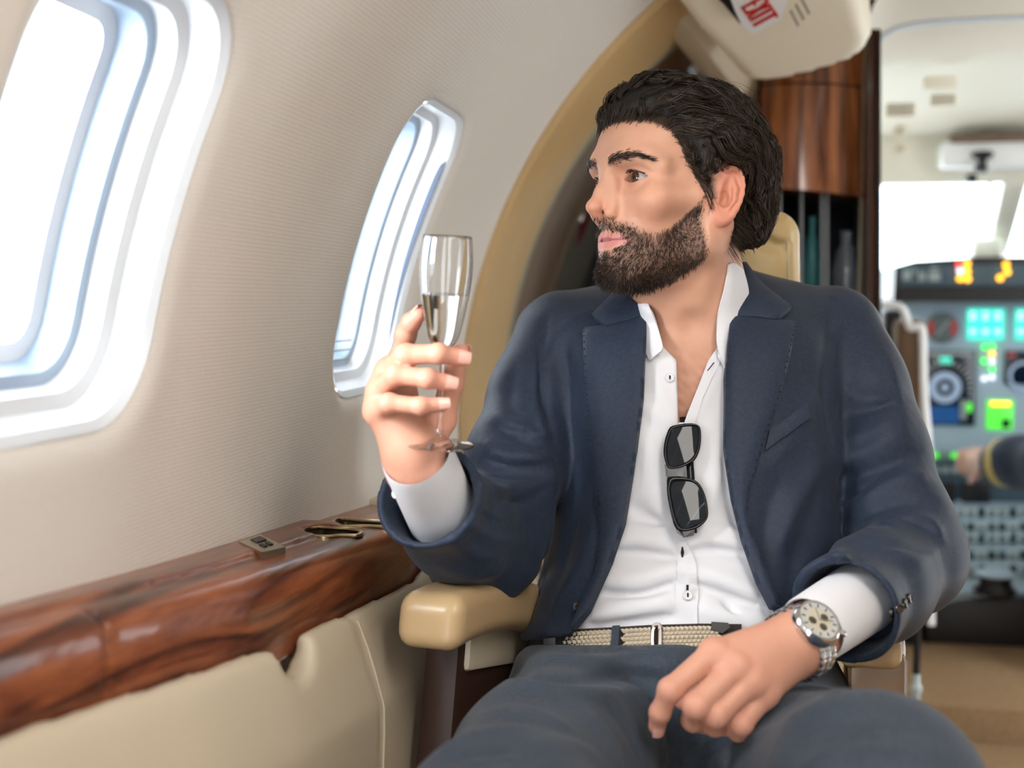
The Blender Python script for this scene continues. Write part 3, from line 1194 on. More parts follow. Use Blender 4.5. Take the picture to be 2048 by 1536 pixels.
def f_detail(p, ps, f):
    """features of the face, added to the head mass f"""
    # cheek bones
    f = smin(f, ell(ps, (0.063, 0.044, -0.024), (0.017, 0.019, 0.015)), 0.024)
    f = smin(f, caps(ps, (0.060, 0.050, -0.022), (0.015, 0.064, -0.014), 0.009, 0.006), 0.03)
    # temple hollow, cheek hollow
    f = smax(f, -ell(ps, (0.045, 0.0985, 0.020), (0.030, 0.022, 0.026)), 0.04)
    f = smax(f, -ell(ps, (0.050, 0.094, -0.058), (0.028, 0.030, 0.024)), 0.03)
    # brow ridge
    f = smin(f, chain(ps, np.array([(0.089, 0.008, 0.0165), (0.0885, 0.024, 0.0215), (0.078, 0.044, 0.0205), (0.064, 0.055, 0.012)]), [0.0085, 0.0095, 0.008, 0.006], 0.01), 0.016)
    f = smin(f, ell(p, (0.086, 0, 0.016), (0.011, 0.016, 0.012)), 0.014)
    # eye sockets
    f = smax(f, -ell(ps, (0.100, 0.034, -0.001), (0.020, 0.0215, 0.0125)), 0.014)
    f = smax(f, -ell(ps, (0.096, 0.0165, -0.003), (0.009, 0.0075, 0.011)), 0.010)
    # lids: a thin ball over the eye, cut by the almond slit
    lid = sphere(ps, EYE, 0.0154)
    f = smin(f, lid, 0.006)
    q = ps - EYE
    yy = np.clip(q[:, 1] / 0.0170, -1.2, 1.2)
    tilt = 0.0008 * yy
    up = 0.0060 * (1 - np.abs(yy + 0.08) ** 2.2) + tilt
    dn = -0.0050 * (1 - np.abs(yy - 0.05) ** 2.0) + tilt
    slit = np.maximum(np.maximum(q[:, 2] - up, dn - q[:, 2]), -(q[:, 0] - 0.003))
    slit = np.maximum(slit, q[:, 0] - 0.03)
    crease = np.abs(np.linalg.norm(q, axis=1) - 0.0154) + np.abs(q[:, 2] - up - 0.0042) * 0.9
    f = f + 0.0010 * np.exp(-(crease / 0.0014) ** 2) * (q[:, 0] > 0) * (np.abs(yy) < 1.1)
    f = smax(f, -slit, 0.0012)
    # nose
    nose = chain(p, np.array([(0.0885, 0, 0.016), (0.0950, 0, 0.004), (0.1030, 0, -0.014), (0.1115, 0, -0.0295)]), [0.0062, 0.0056, 0.0062, 0.0074], 0.008)
    f = smin(f, nose, 0.012)
    f = smin(f, caps(ps, (0.092, 0.0065, -0.006), (0.096, 0.0105, -0.031), 0.0055, 0.0075), 0.010)
    f = smin(f, ell(p, (0.1130, 0, -0.0318), (0.0078, 0.0082, 0.0074)), 0.005)
    f = smin(f, ell(ps, (0.0975, 0.0122, -0.0375), (0.0088, 0.0060, 0.0070)), 0.0030)
    f = smin(f, caps(p, (0.110, 0, -0.039), (0.098, 0, -0.0445), 0.0042, 0.0045), 0.005)
    f = smax(f, -ell(ps, (0.1030, 0.0070, -0.0450), (0.0066, 0.0036, 0.0046)), 0.002)
    # mouth
    lu = np.array([(0.0725, 0.0285, -0.0662), (0.0850, 0.0170, -0.0632), (0.0918, 0.0055, -0.0603), (0.0920, 0, -0.0610)])
    ll = np.array([(0.0730, 0.0275, -0.0680), (0.0850, 0.0155, -0.0715), (0.0900, 0, -0.0728)])
    f = smin(f, chain(ps, lu, [0.0018, 0.0030, 0.0038, 0.0036], 0.004), 0.006)
    f = smin(f, chain(ps, ll, [0.0020, 0.0038, 0.0046], 0.004), 0.006)
    ml = np.array([(0.0745, 0.0310, -0.0672), (0.0880, 0.0170, -0.0662), (0.0960, 0.005, -0.0658), (0.0960, 0, -0.0664)])
    md = segd(ps, ml)
    f = f + 0.0034 * np.exp(-(md / 0.0016) ** 2)
    # philtrum and chin crease
    f = f + 0.0012 * np.exp(-(segd(p, np.array([(0.100, 0, -0.048), (0.100, 0, -0.059)])) / 0.004) ** 2)
    f = f + 0.0022 * np.exp(-(segd(ps, np.array([(0.090, 0, -0.0865), (0.084, 0.016, -0.0860)])) / 0.006) ** 2)
    # nasolabial fold
    f = f + 0.0010 * np.exp(-(segd(ps, np.array([(0.094, 0.0195, -0.036), (0.086, 0.0285, -0.050), (0.079, 0.031, -0.064)])) / 0.0035) ** 2)
    return f


def f_face(p):
    """whole head in local coordinates (F, L, U)"""
    ps = p.copy()
    ps[:, 1] = np.abs(p[:, 1])
    f = f_skull(p)
    # face mass and jaw
    f = smin(f, ell(p, (0.044, 0, -0.040), (0.046, 0.053, 0.066)), 0.03)
    f = smin(f, caps(ps, (0.006, 0.050, -0.066), (0.070, 0.020, -0.098), 0.017, 0.015), 0.022)
    f = smin(f, caps(ps, (0.002, 0.054, -0.020), (0.006, 0.051, -0.066), 0.017, 0.016), 0.02)
    f = smin(f, ell(p, (0.079, 0, -0.0985), (0.017, 0.021, 0.0160)), 0.016)
    f = smin(f, ell(p, (0.074, 0, -0.066), (0.021, 0.029, 0.028)), 0.018)
    f = smin(f, ell(p, (0.040, 0, -0.098), (0.040, 0.036, 0.014)), 0.02)
    near = (p[:, 0] > 0.010) & (ps[:, 1] < 0.105)
    if near.any():
        f[near] = f_detail(p[near], ps[near], f[near])
    # ears
    near = ps[:, 1] > 0.045
    e = np.full(len(p), 0.06)
    if near.any():
        e[near] = f_ear(ps[near])
    f = smin(f, e, 0.006)
    return f


NB_L = w2h(NECK_B[None])[0]


TORSO = np.array([
    (540, 1310, 1455, 1.535, 0.040), (575, 1255, 1520, 1.535, 0.052), (605, 1180, 1595, 1.53, 0.068), (640, 1130, 1650, 1.525, 0.085), (700, 1112, 1670, 1.515, 0.105),
    (780, 1115, 1670, 1.505, 0.118), (880, 1125, 1665, 1.49, 0.124), (980, 1125, 1655, 1.475, 0.124), (1080, 1115, 1650, 1.455, 0.124),
    (1180, 1100, 1650, 1.435, 0.127), (1280, 1090, 1650, 1.42, 0.130), (1400, 1080, 1660, 1.41, 0.130)], float)


class Loft:
    """stack of rounded sections along the frame's vertical, each given by its pixel width, distance and half depth"""

    def __init__(self, rows, n=2.4):
        rows = cr_spline(rows, 6)
        d = rows[:, 3]
        self.y = ((768 - rows[:, 0]) / FPX * d)[::-1]
        self.xc = (((rows[:, 1] + rows[:, 2]) / 2 - 1024) / FPX * d)[::-1]
        self.a = ((rows[:, 2] - rows[:, 1]) / 2 / FPX * d)[::-1]
        self.d = d[::-1]
        self.b = rows[:, 4][::-1]
        self.n = n

    def __call__(self, p):
        q = p - CAM
        x, y, d = q @ CR, q @ CU, q @ CF
        xc, a = np.interp(y, self.y, self.xc), np.interp(y, self.y, self.a)
        dc, b = np.interp(y, self.y, self.d), np.interp(y, self.y, self.b)
        k = (np.abs((x - xc) / a) ** self.n + np.abs((d - dc) / b) ** self.n) ** (1 / self.n)
        f = (k - 1) * np.minimum(a, b) * 0.85
        return np.maximum(f, np.maximum(y - self.y[-1], self.y[0] - y))


f_torso = Loft(TORSO)


def f_headneck(pw):
    p = w2h(pw)
    f = f_face(p)
    # neck: two round cones plus the two straps of muscle and the larynx
    top = np.array([-0.022, 0.0, -0.055])
    f = smin(f, caps(p, top, NB_L + np.array([-0.03, 0, -0.03]), 0.050, 0.060), 0.03)
    f = smin(f, caps(p, (0.020, 0, -0.085), NB_L + np.array([0.012, 0, 0.0]), 0.030, 0.038), 0.03)
    f = smin(f, caps(p, (-0.018, 0.056, -0.045), NB_L + np.array([0.038, 0.026, -0.005]), 0.013, 0.012), 0.02)
    adam = (0.5 * np.array([0.03, 0, -0.10]) + 0.5 * NB_L) + np.array([0.042, 0, 0.012])
    f = smin(f, sphere(p, adam, 0.010), 0.02)
    yp = 768 - ((pw - CAM) @ CU) / np.maximum((pw - CAM) @ CF, 0.1) * FPX
    f = smin(f, f_torso(pw) + np.interp(yp, [820, 900], [0.013, 0.028]), 0.03)
    # collar bones and the dip between them
    for s in (-1, 1):
        f = smin(f, caps(pw, P(1385 + s * 16, 672, 1.435), P(1385 + s * 110, 650, 1.47), 0.007, 0.009), 0.014)
    f = smax(f, -sphere(pw, P(1384, 655, 1.400), 0.012), 0.02)
    return f


SKIN = np.array(lin(204, 154, 128)[:3])
LIP = np.array(lin(200, 128, 120)[:3])
STUB = np.array(lin(84, 62, 52)[:3])
RED = np.array(lin(204, 128, 104)[:3])
SCALP = np.array(lin(40, 30, 26)[:3])


def sstep(a, b, x):
    t = np.clip((x - a) / (b - a), 0, 1)
    return t * t * (3 - 2 * t)


def cheek_line(F):
    return np.interp(F, [-0.02, 0.012, 0.022, 0.034, 0.046, 0.060, 0.074, 0.086, 0.1, 0.13], [0.02, 0.004, -0.022, -0.042, -0.053, -0.059, -0.055, -0.047, -0.043, -0.043])


def beard_w(q):
    """beard density, local coordinates"""
    F, L, U = q[:, 0], np.abs(q[:, 1]), q[:, 2]
    w = sstep(0.004, -0.012, U - cheek_line(F))
    w *= sstep(0.000, 0.014, F - 0.20 * (U + 0.10) * (U < -0.02))           # not behind the ear line
    w *= sstep(-0.012, 0.008, U - np.interp(F, [-0.02, 0.0, 0.03, 0.06, 0.08], [-0.060, -0.082, -0.104, -0.122, -0.126]))
    lip = np.maximum(np.abs(U + 0.0668) - 0.0112 * np.clip(1 - (L / 0.0295) ** 2, 0, 1) ** 0.75, L - 0.029)
    w *= sstep(-0.002, 0.003, lip) + (F < 0.06)
    w *= 1 - 0.75 * np.exp(-(((L - 0.013) / 0.007) ** 2 + ((U + 0.0800) / 0.004) ** 2)) * (F > 0.07)
    return np.clip(w, 0, 1)


def hairline_w(q):
    """scalp area covered with hair (1 inside)"""
    F, L, U = q[:, 0], np.abs(q[:, 1]), q[:, 2]
    top = sstep(-0.003, 0.004, U - np.interp(F, [0.00, 0.020, 0.030, 0.045, 0.058, 0.075, 0.1], [-0.02, -0.012, 0.012, 0.034, 0.050, 0.0595, 0.062]))
    back = sstep(-0.004, 0.004, -(F + 0.030)) * sstep(-0.070, -0.060, U)
    return np.clip(np.maximum(top, back), 0, 1)


def skin_color(pw):
    q = w2h(pw)
    F, L, U = q[:, 0], np.abs(q[:, 1]), q[:, 2]
    c = np.tile(SKIN, (len(pw), 1))

    def blend(c, col, w):
        return c + (col - c) * w[:, None]
    inh = (np.linalg.norm(q, axis=1) < 0.2)
    c = blend(c, RED, 0.55 * np.exp(-((F - 0.115) ** 2 + L ** 2 + (U + 0.035) ** 2) / 0.016 ** 2) * inh)
    c = blend(c, RED, 0.30 * np.exp(-((F - 0.07) ** 2 + (L - 0.05) ** 2 + (U + 0.03) ** 2) / 0.025 ** 2) * inh)
    c = blend(c, RED, 0.75 * sstep(0.068, 0.078, L) * (np.abs(U + 0.015) < 0.04) * (np.abs(F + 0.005) < 0.03))
    c = blend(c, RED * 0.8, 0.5 * np.exp(-((F - 0.083) ** 2 + (L - 0.03) ** 2 + (U - 0.0) ** 2) / 0.013 ** 2) * inh)
    lipw = sstep(0.0012, -0.0016, np.maximum(np.abs(U + 0.0668) - 0.0092 * np.clip(1 - (L / 0.0305) ** 2, 0, 1) ** 0.75, 0.072 - F)) * inh * (F > 0.070)
    c = blend(c, LIP, 0.95 * lipw)
    c = blend(c, np.array(lin(112, 52, 48)[:3]), 0.8 * np.exp(-((U + 0.0664 + 0.03 * L * (L > 0.02) * 0) / 0.0011) ** 2) * (L < 0.030) * (F > 0.072) * inh)  # shade of the mouth crease put into the colour, over a darker inner lip
    c = blend(c, STUB, 0.80 * beard_w(q) * inh)
    brow = np.exp(-((U - np.interp(L, [0.010, 0.026, 0.046, 0.060], [0.0165, 0.0205, 0.0225, 0.015])) / 0.0032) ** 2) * sstep(0.008, 0.013, L) * sstep(0.060, 0.050, L) * (F > 0.04)
    c = blend(c, STUB, 0.7 * brow * inh)
    _, yp, _ = proj(pw)
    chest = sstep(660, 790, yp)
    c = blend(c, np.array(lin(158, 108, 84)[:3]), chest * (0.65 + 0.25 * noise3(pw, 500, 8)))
    c = blend(c, SCALP, hairline_w(q) * inh * 0.9 * sstep(0.000, 0.006, f_ear(np.stack([F, L, U], 1))))
    return c


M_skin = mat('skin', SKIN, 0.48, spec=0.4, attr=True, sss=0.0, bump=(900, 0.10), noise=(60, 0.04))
person = thing('person', 'bearded man in navy suit raising a champagne flute by the window', 'person', P(1360, 1450, 1.35) * np.array([1, 1, 0]))
_hc0 = P(1350, 380, 1.43)
_hv, _hf = net(f_headneck, _hc0 - np.array([0.125, 0.135, 0.128]), _hc0 + np.array([0.125, 0.13, 0.115]), 0.00125, slack=1.35)
_nv, _nf = net(f_headneck, P(1375, 740, 1.47) - np.array([0.16, 0.16, 0.24]), np.array([P(1375, 740, 1.47)[0] + 0.16, P(1375, 740, 1.47)[1] + 0.16, _hc0[2] - 0.122]), 0.0026, slack=1.35)
BODY_V, BODY_F, BODY_C = [_hv, _nv], [_hf, _nf], [skin_color(_hv), skin_color(_nv)]
# ------------------------------------------------------------------ hair, beard, brows, eyes
def f_hairhull(p):
    """outer surface of the combed-back hair, head coordinates"""
    ps = p.copy()
    ps[:, 1] = np.abs(p[:, 1])
    F, U = p[:, 0], p[:, 2]
    f = ell(p, (-0.012, 0, 0.034), (0.109, 0.086, 0.082))
    f = smin(f, ell(p, (0.042, 0.004, 0.079), (0.049, 0.060, 0.036), rotY(math.radians(-8))), 0.02)
    f = smin(f, ell(p, (0.000, 0.010, 0.085), (0.070, 0.055, 0.032)), 0.02)
    f = smin(f, ell(p, (-0.064, 0, -0.020), (0.050, 0.064, 0.062)), 0.03)
    f = smin(f, ell(ps, (-0.010, 0.062, 0.026), (0.052, 0.026, 0.036)), 0.02)
    line = np.interp(F, [-0.06, -0.046, -0.036, -0.028, -0.016, 0.008, 0.018, 0.026, 0.040, 0.054, 0.070, 0.110], [-0.062, -0.058, -0.044, 0.000, 0.016, 0.014, -0.004, 0.012, 0.034, 0.050, 0.0580, 0.064])
    f = smax(f, (line - U) * 0.7, 0.012)
    f = f + 0.0016 * np.sin((F * 0.8 + U * 0.9 + 0.5 * np.sin(F * 40)) * 210 + 9 * ps[:, 1]) * (0.6 + 0.4 * np.sin(F * 57 + U * 33))
    return f


def strands(name, pts, rad, m, parent, sides=3, var=0.45):
    """pts (S, n, 3) world polylines -> thin tubes as one mesh"""
    S, n, _ = pts.shape
    tan = np.gradient(pts, axis=1)
    tan /= np.maximum(np.linalg.norm(tan, axis=2, keepdims=True), 1e-9)
    ref = np.array([0.3, 0.5, 0.81])
    u = np.cross(tan, ref)
    u /= np.maximum(np.linalg.norm(u, axis=2, keepdims=True), 1e-9)
    w = np.cross(tan, u)
    rad = np.asarray(rad)[None, :, None] if np.ndim(rad) == 1 else rad[:, :, None]
    V = np.stack([pts + (u * math.cos(2 * math.pi * s / sides) + w * math.sin(2 * math.pi * s / sides)) * rad for s in range(sides)], 2)
    V = V.reshape(-1, 3)
    base = (np.arange(S) * n * sides)[:, None, None]
    i = (np.arange(n - 1) * sides)[None, :, None]
    s = np.arange(sides)[None, None, :]
    s1 = (s + 1) % sides
    q = np.stack([base + i + s, base + i + s1, base + i + sides + s1, base + i + sides + s], -1).reshape(-1, 4)
    k = np.exp(np.random.default_rng(S).normal(size=S) * var)
    col = np.repeat(np.outer(k, (0.026, 0.0155, 0.0095)), n * sides, axis=0)
    o = mesh_obj(name, V, q, m, parent, True, col)
    o['kind'] = 'stuff'
    return o


M_hair = mat('hair', (0.022, 0.015, 0.011), 0.38, spec=0.5, attr=True)
M_hairb = mat('hair_base', (0.010, 0.007, 0.006), 0.6)


def build_hair():
    g = np.random.default_rng(3)
    # solid volume under the strands
    v, fc = net(lambda q: f_hairhull(q) + 0.005, (-0.16, -0.12, -0.11), (0.125, 0.12, 0.14), 0.003, B=8)
    hair = mesh_obj('hair', h2w(v), fc, M_hairb, person, True)
    v2, _ = net(f_hairhull, (-0.16, -0.12, -0.11), (0.125, 0.12, 0.14), 0.003, B=8)
    # locks: guides combed over the volume, each carrying a bundle of strands
    NG, n = 640, 15
    idx = g.integers(0, len(v2), NG)
    p = v2[idx].copy()
    lev = g.normal(size=NG) * 0.0022 + 0.0004
    step = g.uniform(0.0042, 0.0072, NG)
    ph = g.uniform(0, 6.28, NG)
    path, gra = [], []
    alive = np.ones(NG)
    for k in range(n):
        F, L, U = p[:, 0], p[:, 1], p[:, 2]
        gr = grad(f_hairhull, p, 1.5e-3)
        path.append(p.copy())
        gra.append(gr)
        d = np.stack([-np.ones(NG), 0.15 * np.sign(L), np.zeros(NG)], 1)
        down = np.clip((0.035 - F) / 0.07, 0, 1.6) + np.clip((0.055 - U) / 0.06, 0, 1.2) * (np.abs(L) > 0.03)
        d[:, 2] -= down * 0.75
        d[:, 1] += np.sign(L) * np.clip((U - 0.06) / 0.05, 0, 1) * 0.55
        frontq = np.clip((F - 0.062) / 0.02, 0, 1)
        d[:, 2] += frontq * 1.7
        d[:, 0] *= 1 - 0.4 * frontq
        d = d + np.stack([noise3(p, 48, 11), noise3(p, 48, 12), noise3(p, 48, 13)], 1) * 0.8
        side = np.cross(d, gr)
        d = d + side * (0.55 * np.sin(ph + k * 0.62))[:, None]
        d -= gr * (d * gr).sum(1, keepdims=True)
        d /= np.maximum(np.linalg.norm(d, axis=1, keepdims=True), 1e-9)
        stop = (U < -0.056) | ((F > -0.030) & (U < 0.014) & (F < 0.016)) | ((F > 0.02) & (U < 0.02))
        alive = alive * np.where(stop, 0.25, 1.0)
        p = p + d * (step * alive)[:, None]
        e = np.clip(f_hairhull(p) - lev, -0.004, 0.004)
        p = p - gr * (e * 0.6)[:, None]
    path, gra = np.stack(path, 1), np.stack(gra, 1)
    K = 12
    tan = np.gradient(path, axis=1)
    tan /= np.maximum(np.linalg.norm(tan, axis=2, keepdims=True), 1e-9)
    bi = np.cross(tan, gra)
    wdt = np.interp(np.arange(n) / (n - 1), [0, 0.35, 0.8, 1.0], [1.0, 1.0, 0.65, 0.3])
    allp = []
    for k in range(K):
        a = g.normal(size=NG) * 0.0030
        b_ = g.normal(size=NG) * 0.0012
        wob = g.normal(size=(NG, 1)) * 0.0006 * np.sin(np.arange(n)[None] * g.uniform(0.3, 0.9, (NG, 1)) + g.uniform(0, 6, (NG, 1)))
        q = path + bi * ((a[:, None] * wdt[None] + wob)[:, :, None]) + gra * ((b_[:, None] * wdt[None] + 0.0012 * (1 - (a[:, None] / 0.006) ** 2))[:, :, None])
        allp.append(q)
    path = np.concatenate(allp)
    rad = 0.00042 * np.interp(np.arange(n), [0, 2, n - 4, n - 1], [0.8, 1, 0.8, 0.2])
    st = strands('hair_strand', h2w(path.reshape(-1, 3)).reshape(-1, n, 3), rad, M_hair, hair)
    # fine roots feathering the hairline at forehead and temple
    idx = np.nonzero((_hvl[:, 1] > -0.07))[0]
    q = _hvl[idx]
    w = hairline_w(q)
    sel = (w > 0.03) & (w < 0.97) & (q[:, 0] > -0.03) & (f_ear(np.stack([q[:, 0], np.abs(q[:, 1]), q[:, 2]], 1)) > 0.008)
    q = q[sel]
    N2 = 1400
    q = q[g.integers(0, len(q), N2)] + g.normal(size=(N2, 3)) * 0.0025
    n2 = 7
    path = [q.copy()]
    for k in range(n2 - 1):
        F, L, U = q[:, 0], q[:, 1], q[:, 2]
        d = np.stack([-np.ones(N2), 0.1 * np.sign(L), 1.3 * np.clip((F - 0.05) / 0.03, 0, 1) - 0.6 * np.clip((0.05 - F) / 0.03, 0, 1)], 1)
        d += np.stack([noise3(q, 70, 21), noise3(q, 70, 22), noise3(q, 70, 23)], 1) * 0.4
        d /= np.linalg.norm(d, axis=1, keepdims=True)
        out = q - np.array([0.0, 0, 0.03])
        out /= np.linalg.norm(out, axis=1, keepdims=True)
        q = q + d * 0.0032 + out * 0.0012
        path.append(q.copy())
    path = np.stack(path, 1)
    strands('hairline_strand', h2w(path.reshape(-1, 3)).reshape(N2, n2, 3), 0.00026 * np.interp(np.arange(n2), [0, 3, 6], [1, 1, 0.3]), M_hair, hair)
    # a few stray hairs above the crown
    fly = []
    for k in range(14):
        a = np.array([g.uniform(-0.09, 0.045), g.uniform(-0.05, 0.07), 0.0])
        for z in np.linspace(0.14, 0.02, 80):
            a[2] = z
            if f_hairhull(a[None])[0] < 0.0:
                break
        L_ = g.uniform(0.03, 0.06)
        t = np.linspace(0, 1, 9)
        hgt = g.uniform(0.004, 0.012)
        fly.append(np.stack([a[0] - t * L_, a[1] + t * g.uniform(-0.02, 0.03), a[2] + hgt * np.sin(t * 3.1) - t * t * 0.02 - 0.001], 1))
    fly = np.array(fly)
    strands('stray_hair', h2w(fly.reshape(-1, 3)).reshape(fly.shape), 0.00016 * np.ones(9), M_hair, hair)
    return hair


def build_beard():
    g = np.random.default_rng(5)
    w = beard_w(_hvl) * (np.linalg.norm(_hvl, axis=1) < 0.19)
    w = w * sstep(0.0, 0.003, f_ear(np.stack([_hvl[:, 0], np.abs(_hvl[:, 1]), _hvl[:, 2]], 1)))
    N = 10500
    idx = g.choice(len(_hvl), N, p=w / w.sum())
    q = _hvl[idx] + g.normal(size=(N, 3)) * 0.0006
    nr = _hnl[idx]
    F, L, U = q[:, 0], q[:, 1], q[:, 2]
    d = np.stack([0.25 + 0 * F, 0.0 * L, -1 + 0 * F], 1)
    mo = sstep(-0.066, -0.058, U) * (F > 0.07)
    d[:, 1] += np.sign(L) * mo * 0.9
    ch = sstep(0.055, 0.075, F) * sstep(-0.085, -0.10, U)
    d += nr * (0.45 + 0.3 * ch)[:, None]
    d += np.stack([noise3(q, 150, 31), noise3(q, 150, 32), noise3(q, 150, 33)], 1) * 0.45 + g.normal(size=(N, 3)) * 0.25
    d -= nr * np.minimum((d * nr).sum(1, keepdims=True) - 0.12, 0)
    d /= np.linalg.norm(d, axis=1, keepdims=True)
    ln = g.uniform(0.004, 0.008, N) * (0.65 + 0.35 * sstep(0.0, 0.06, F)) + 0.002 * ch
    t = np.array([0, 0.4, 0.75, 1.0])
    curl = g.normal(size=(N, 3)) * 0.12
    path = q[:, None, :] - nr[:, None, :] * 0.0006 + d[:, None, :] * (ln[:, None] * t[None])[:, :, None] + (curl - nr * 0.15)[:, None, :] * (ln[:, None] * (t * t)[None])[:, :, None]
    strands('beard', h2w(path.reshape(-1, 3)).reshape(path.shape), 0.00024 * np.array([1, 1, 0.8, 0.2]), M_hair, person)
    # eyebrows
    N = 620
    s = g.uniform(0, 1, N)
    sd = np.where(g.uniform(size=N) < 0.5, -1, 1)
    Lb = 0.011 + s * 0.047
    Ub = np.interp(Lb, [0.010, 0.026, 0.046, 0.058], [0.0160, 0.0200, 0.0225, 0.0165]) + g.normal(size=N) * np.interp(s, [0, 0.4, 1], [0.0028, 0.0024, 0.0010])
    q = np.stack([np.full(N, 0.125), Lb * sd, Ub], 1)
    lo, hi = np.full(N, 0.04), np.full(N, 0.125)
    for _ in range(20):
        m_ = (lo + hi) / 2
        q[:, 0] = m_
        v = f_face(q)
        lo = np.where(v < 0, m_, lo)
        hi = np.where(v < 0, hi, m_)
    d = np.stack([-0.25 - 0.5 * s, sd * (0.55 + 0.5 * s), 0.55 - 0.75 * s], 1) + g.normal(size=(N, 3)) * 0.18
    d /= np.linalg.norm(d, axis=1, keepdims=True)
    ln = g.uniform(0.005, 0.009, N)
    path = q[:, None, :] + np.array([0.0006, 0, 0]) + d[:, None, :] * (ln[:, None] * t[None])[:, :, None]
    path[:, :, 0] += 0.0006
    strands('eyebrow', h2w(path.reshape(-1, 3)).reshape(path.shape), 0.00024 * np.array([1, 1, 0.8, 0.2]), M_hair, person)
    # lashes
    N = 190
    sd = np.where(g.uniform(size=N) < 0.5, -1, 1)
    y = g.uniform(-0.95, 1.05, N)
    z = 0.0060 * (1 - np.abs(y + 0.08) ** 2.2) + 0.0008 * y
    x = np.sqrt(np.maximum(0.0154 ** 2 - (y * 0.0170) ** 2 - z ** 2, 1e-6))
    q = EYE + np.stack([x, y * 0.0170, z], 1)
    d = np.stack([0.9 + 0 * y, 0.3 * y, 0.15 + 0 * y], 1)
    d /= np.linalg.norm(d, axis=1, keepdims=True)
    path = q[:, None, :] + d[:, None, :] * (0.0050 * t)[None, :, None]
    path[:, :, 2] += (t * t * 0.0016)[None]
    path[:, :, 1] *= sd[:, None]
    strands('eyelash', h2w(path.reshape(-1, 3)).reshape(path.shape), 0.00022 * np.array([1, 1, 0.8, 0.2]), M_hair, person)


def build_eyes():
    M_eye = mat('eye', (0.8, 0.8, 0.8), 0.08, spec=0.6, attr=True)
    gaze = np.array([1.0, 0.10, 0.02])
    gaze /= np.linalg.norm(gaze)
    for s in (1, -1):
        c = EYE * np.array([1, s, 1])
        u = np.cross(gaze, [0, 0, 1])
        u /= np.linalg.norm(u)
        w = np.cross(u, gaze)
        V, F, C = [], [], []
        nt, na = 40, 32
        for i in range(nt):
            th = math.pi * 0.62 * i / (nt - 1)
            r = 0.0136 + (0.0006 * max(0, 1 - (th / 0.45) ** 2))
            for j in range(na):
                a = 2 * math.pi * j / na
                V.append(c + (gaze * math.cos(th) + (u * math.cos(a) + w * math.sin(a)) * math.sin(th)) * r)
                if th < 0.19:
                    C.append((0.004, 0.003, 0.003))
                elif th < 0.50:
                    k = 0.75 + 0.25 * math.sin(a * 13) * math.sin(a * 7)
                    C.append((0.085 * k, 0.038 * k, 0.016 * k) if th < 0.45 else (0.02, 0.012, 0.008))
                else:
                    C.append((0.40, 0.34, 0.33))
        for i in range(nt - 1):
            for j in range(na):
                F.append((i * na + j, i * na + (j + 1) % na, (i + 1) * na + (j + 1) % na, (i + 1) * na + j))
        mesh_obj('eye', h2w(np.array(V)), F, M_eye, person, True, np.array(C))


_hvl = w2h(_hv)
_sel = np.linalg.norm(_hvl, axis=1) < 0.2
_hvl = _hvl[_sel]
_hnl = grad(lambda q: f_face(q), _hvl, 1e-3)
build_eyes()
build_hair()
build_beard()
# ------------------------------------------------------------------ hands
RH = dict(wrist=[(834, 942, 1.200), (812, 900, 1.186), (838, 908, 1.19)],
          mcp=[(802, 724, 1.205), (777, 742, 1.187), (760, 782, 1.178), (753, 824, 1.178)],
          fing=[[(802, 724, 1.205), (812, 668, 1.190), (822, 645, 1.180), (838, 629, 1.174)],
                [(777, 742, 1.187), (812, 710, 1.150), (878, 707, 1.142), (922, 716, 1.149)],
                [(760, 782, 1.178), (792, 749, 1.148), (856, 757, 1.140), (897, 766, 1.146)],
                [(753, 824, 1.178), (778, 806, 1.150), (842, 812, 1.143), (884, 809, 1.148)]],
          frad=[(0.0105, 0.0092, 0.0082, 0.0074), (0.0108, 0.0096, 0.0087, 0.0078), (0.0106, 0.0094, 0.0085, 0.0076), (0.0098, 0.0084, 0.0076, 0.0068)],
          thumb=[(846, 905, 1.195), (886, 838, 1.202), (902, 768, 1.190), (921, 706, 1.178)], trad=(0.017, 0.0128, 0.0112, 0.0088),
          elbow=(960, 1090, 1.37))
LH = dict(wrist=[(1640, 1258, 1.192), (1592, 1262, 1.165), (1602, 1310, 1.170)],
          mcp=[(1428, 1305, 1.130), (1470, 1335, 1.122), (1502, 1362, 1.122), (1530, 1388, 1.130)],
          fing=[[(1428, 1305, 1.130), (1340, 1380, 1.110), (1320, 1425, 1.118), (1314, 1452, 1.127)],
                [(1470, 1335, 1.122), (1393, 1412, 1.100), (1386, 1440, 1.122), (1412, 1450, 1.145)],
                [(1502, 1362, 1.122), (1432, 1430, 1.103), (1430, 1450, 1.125), (1458, 1455, 1.145)],
                [(1530, 1388, 1.130), (1482, 1448, 1.114), (1476, 1462, 1.130), (1500, 1465, 1.148)]],
          frad=[(0.0118, 0.0102, 0.0088, 0.0078), (0.0122, 0.0112, 0.0098, 0.0085), (0.0120, 0.0108, 0.0095, 0.0082), (0.0112, 0.0098, 0.0085, 0.0075)],
          thumb=[(1560, 1290, 1.19), (1470, 1330, 1.185), (1410, 1368, 1.175), (1368, 1402, 1.165)], trad=(0.017, 0.0128, 0.0115, 0.009),
          elbow=(1815, 1100, 1.40))


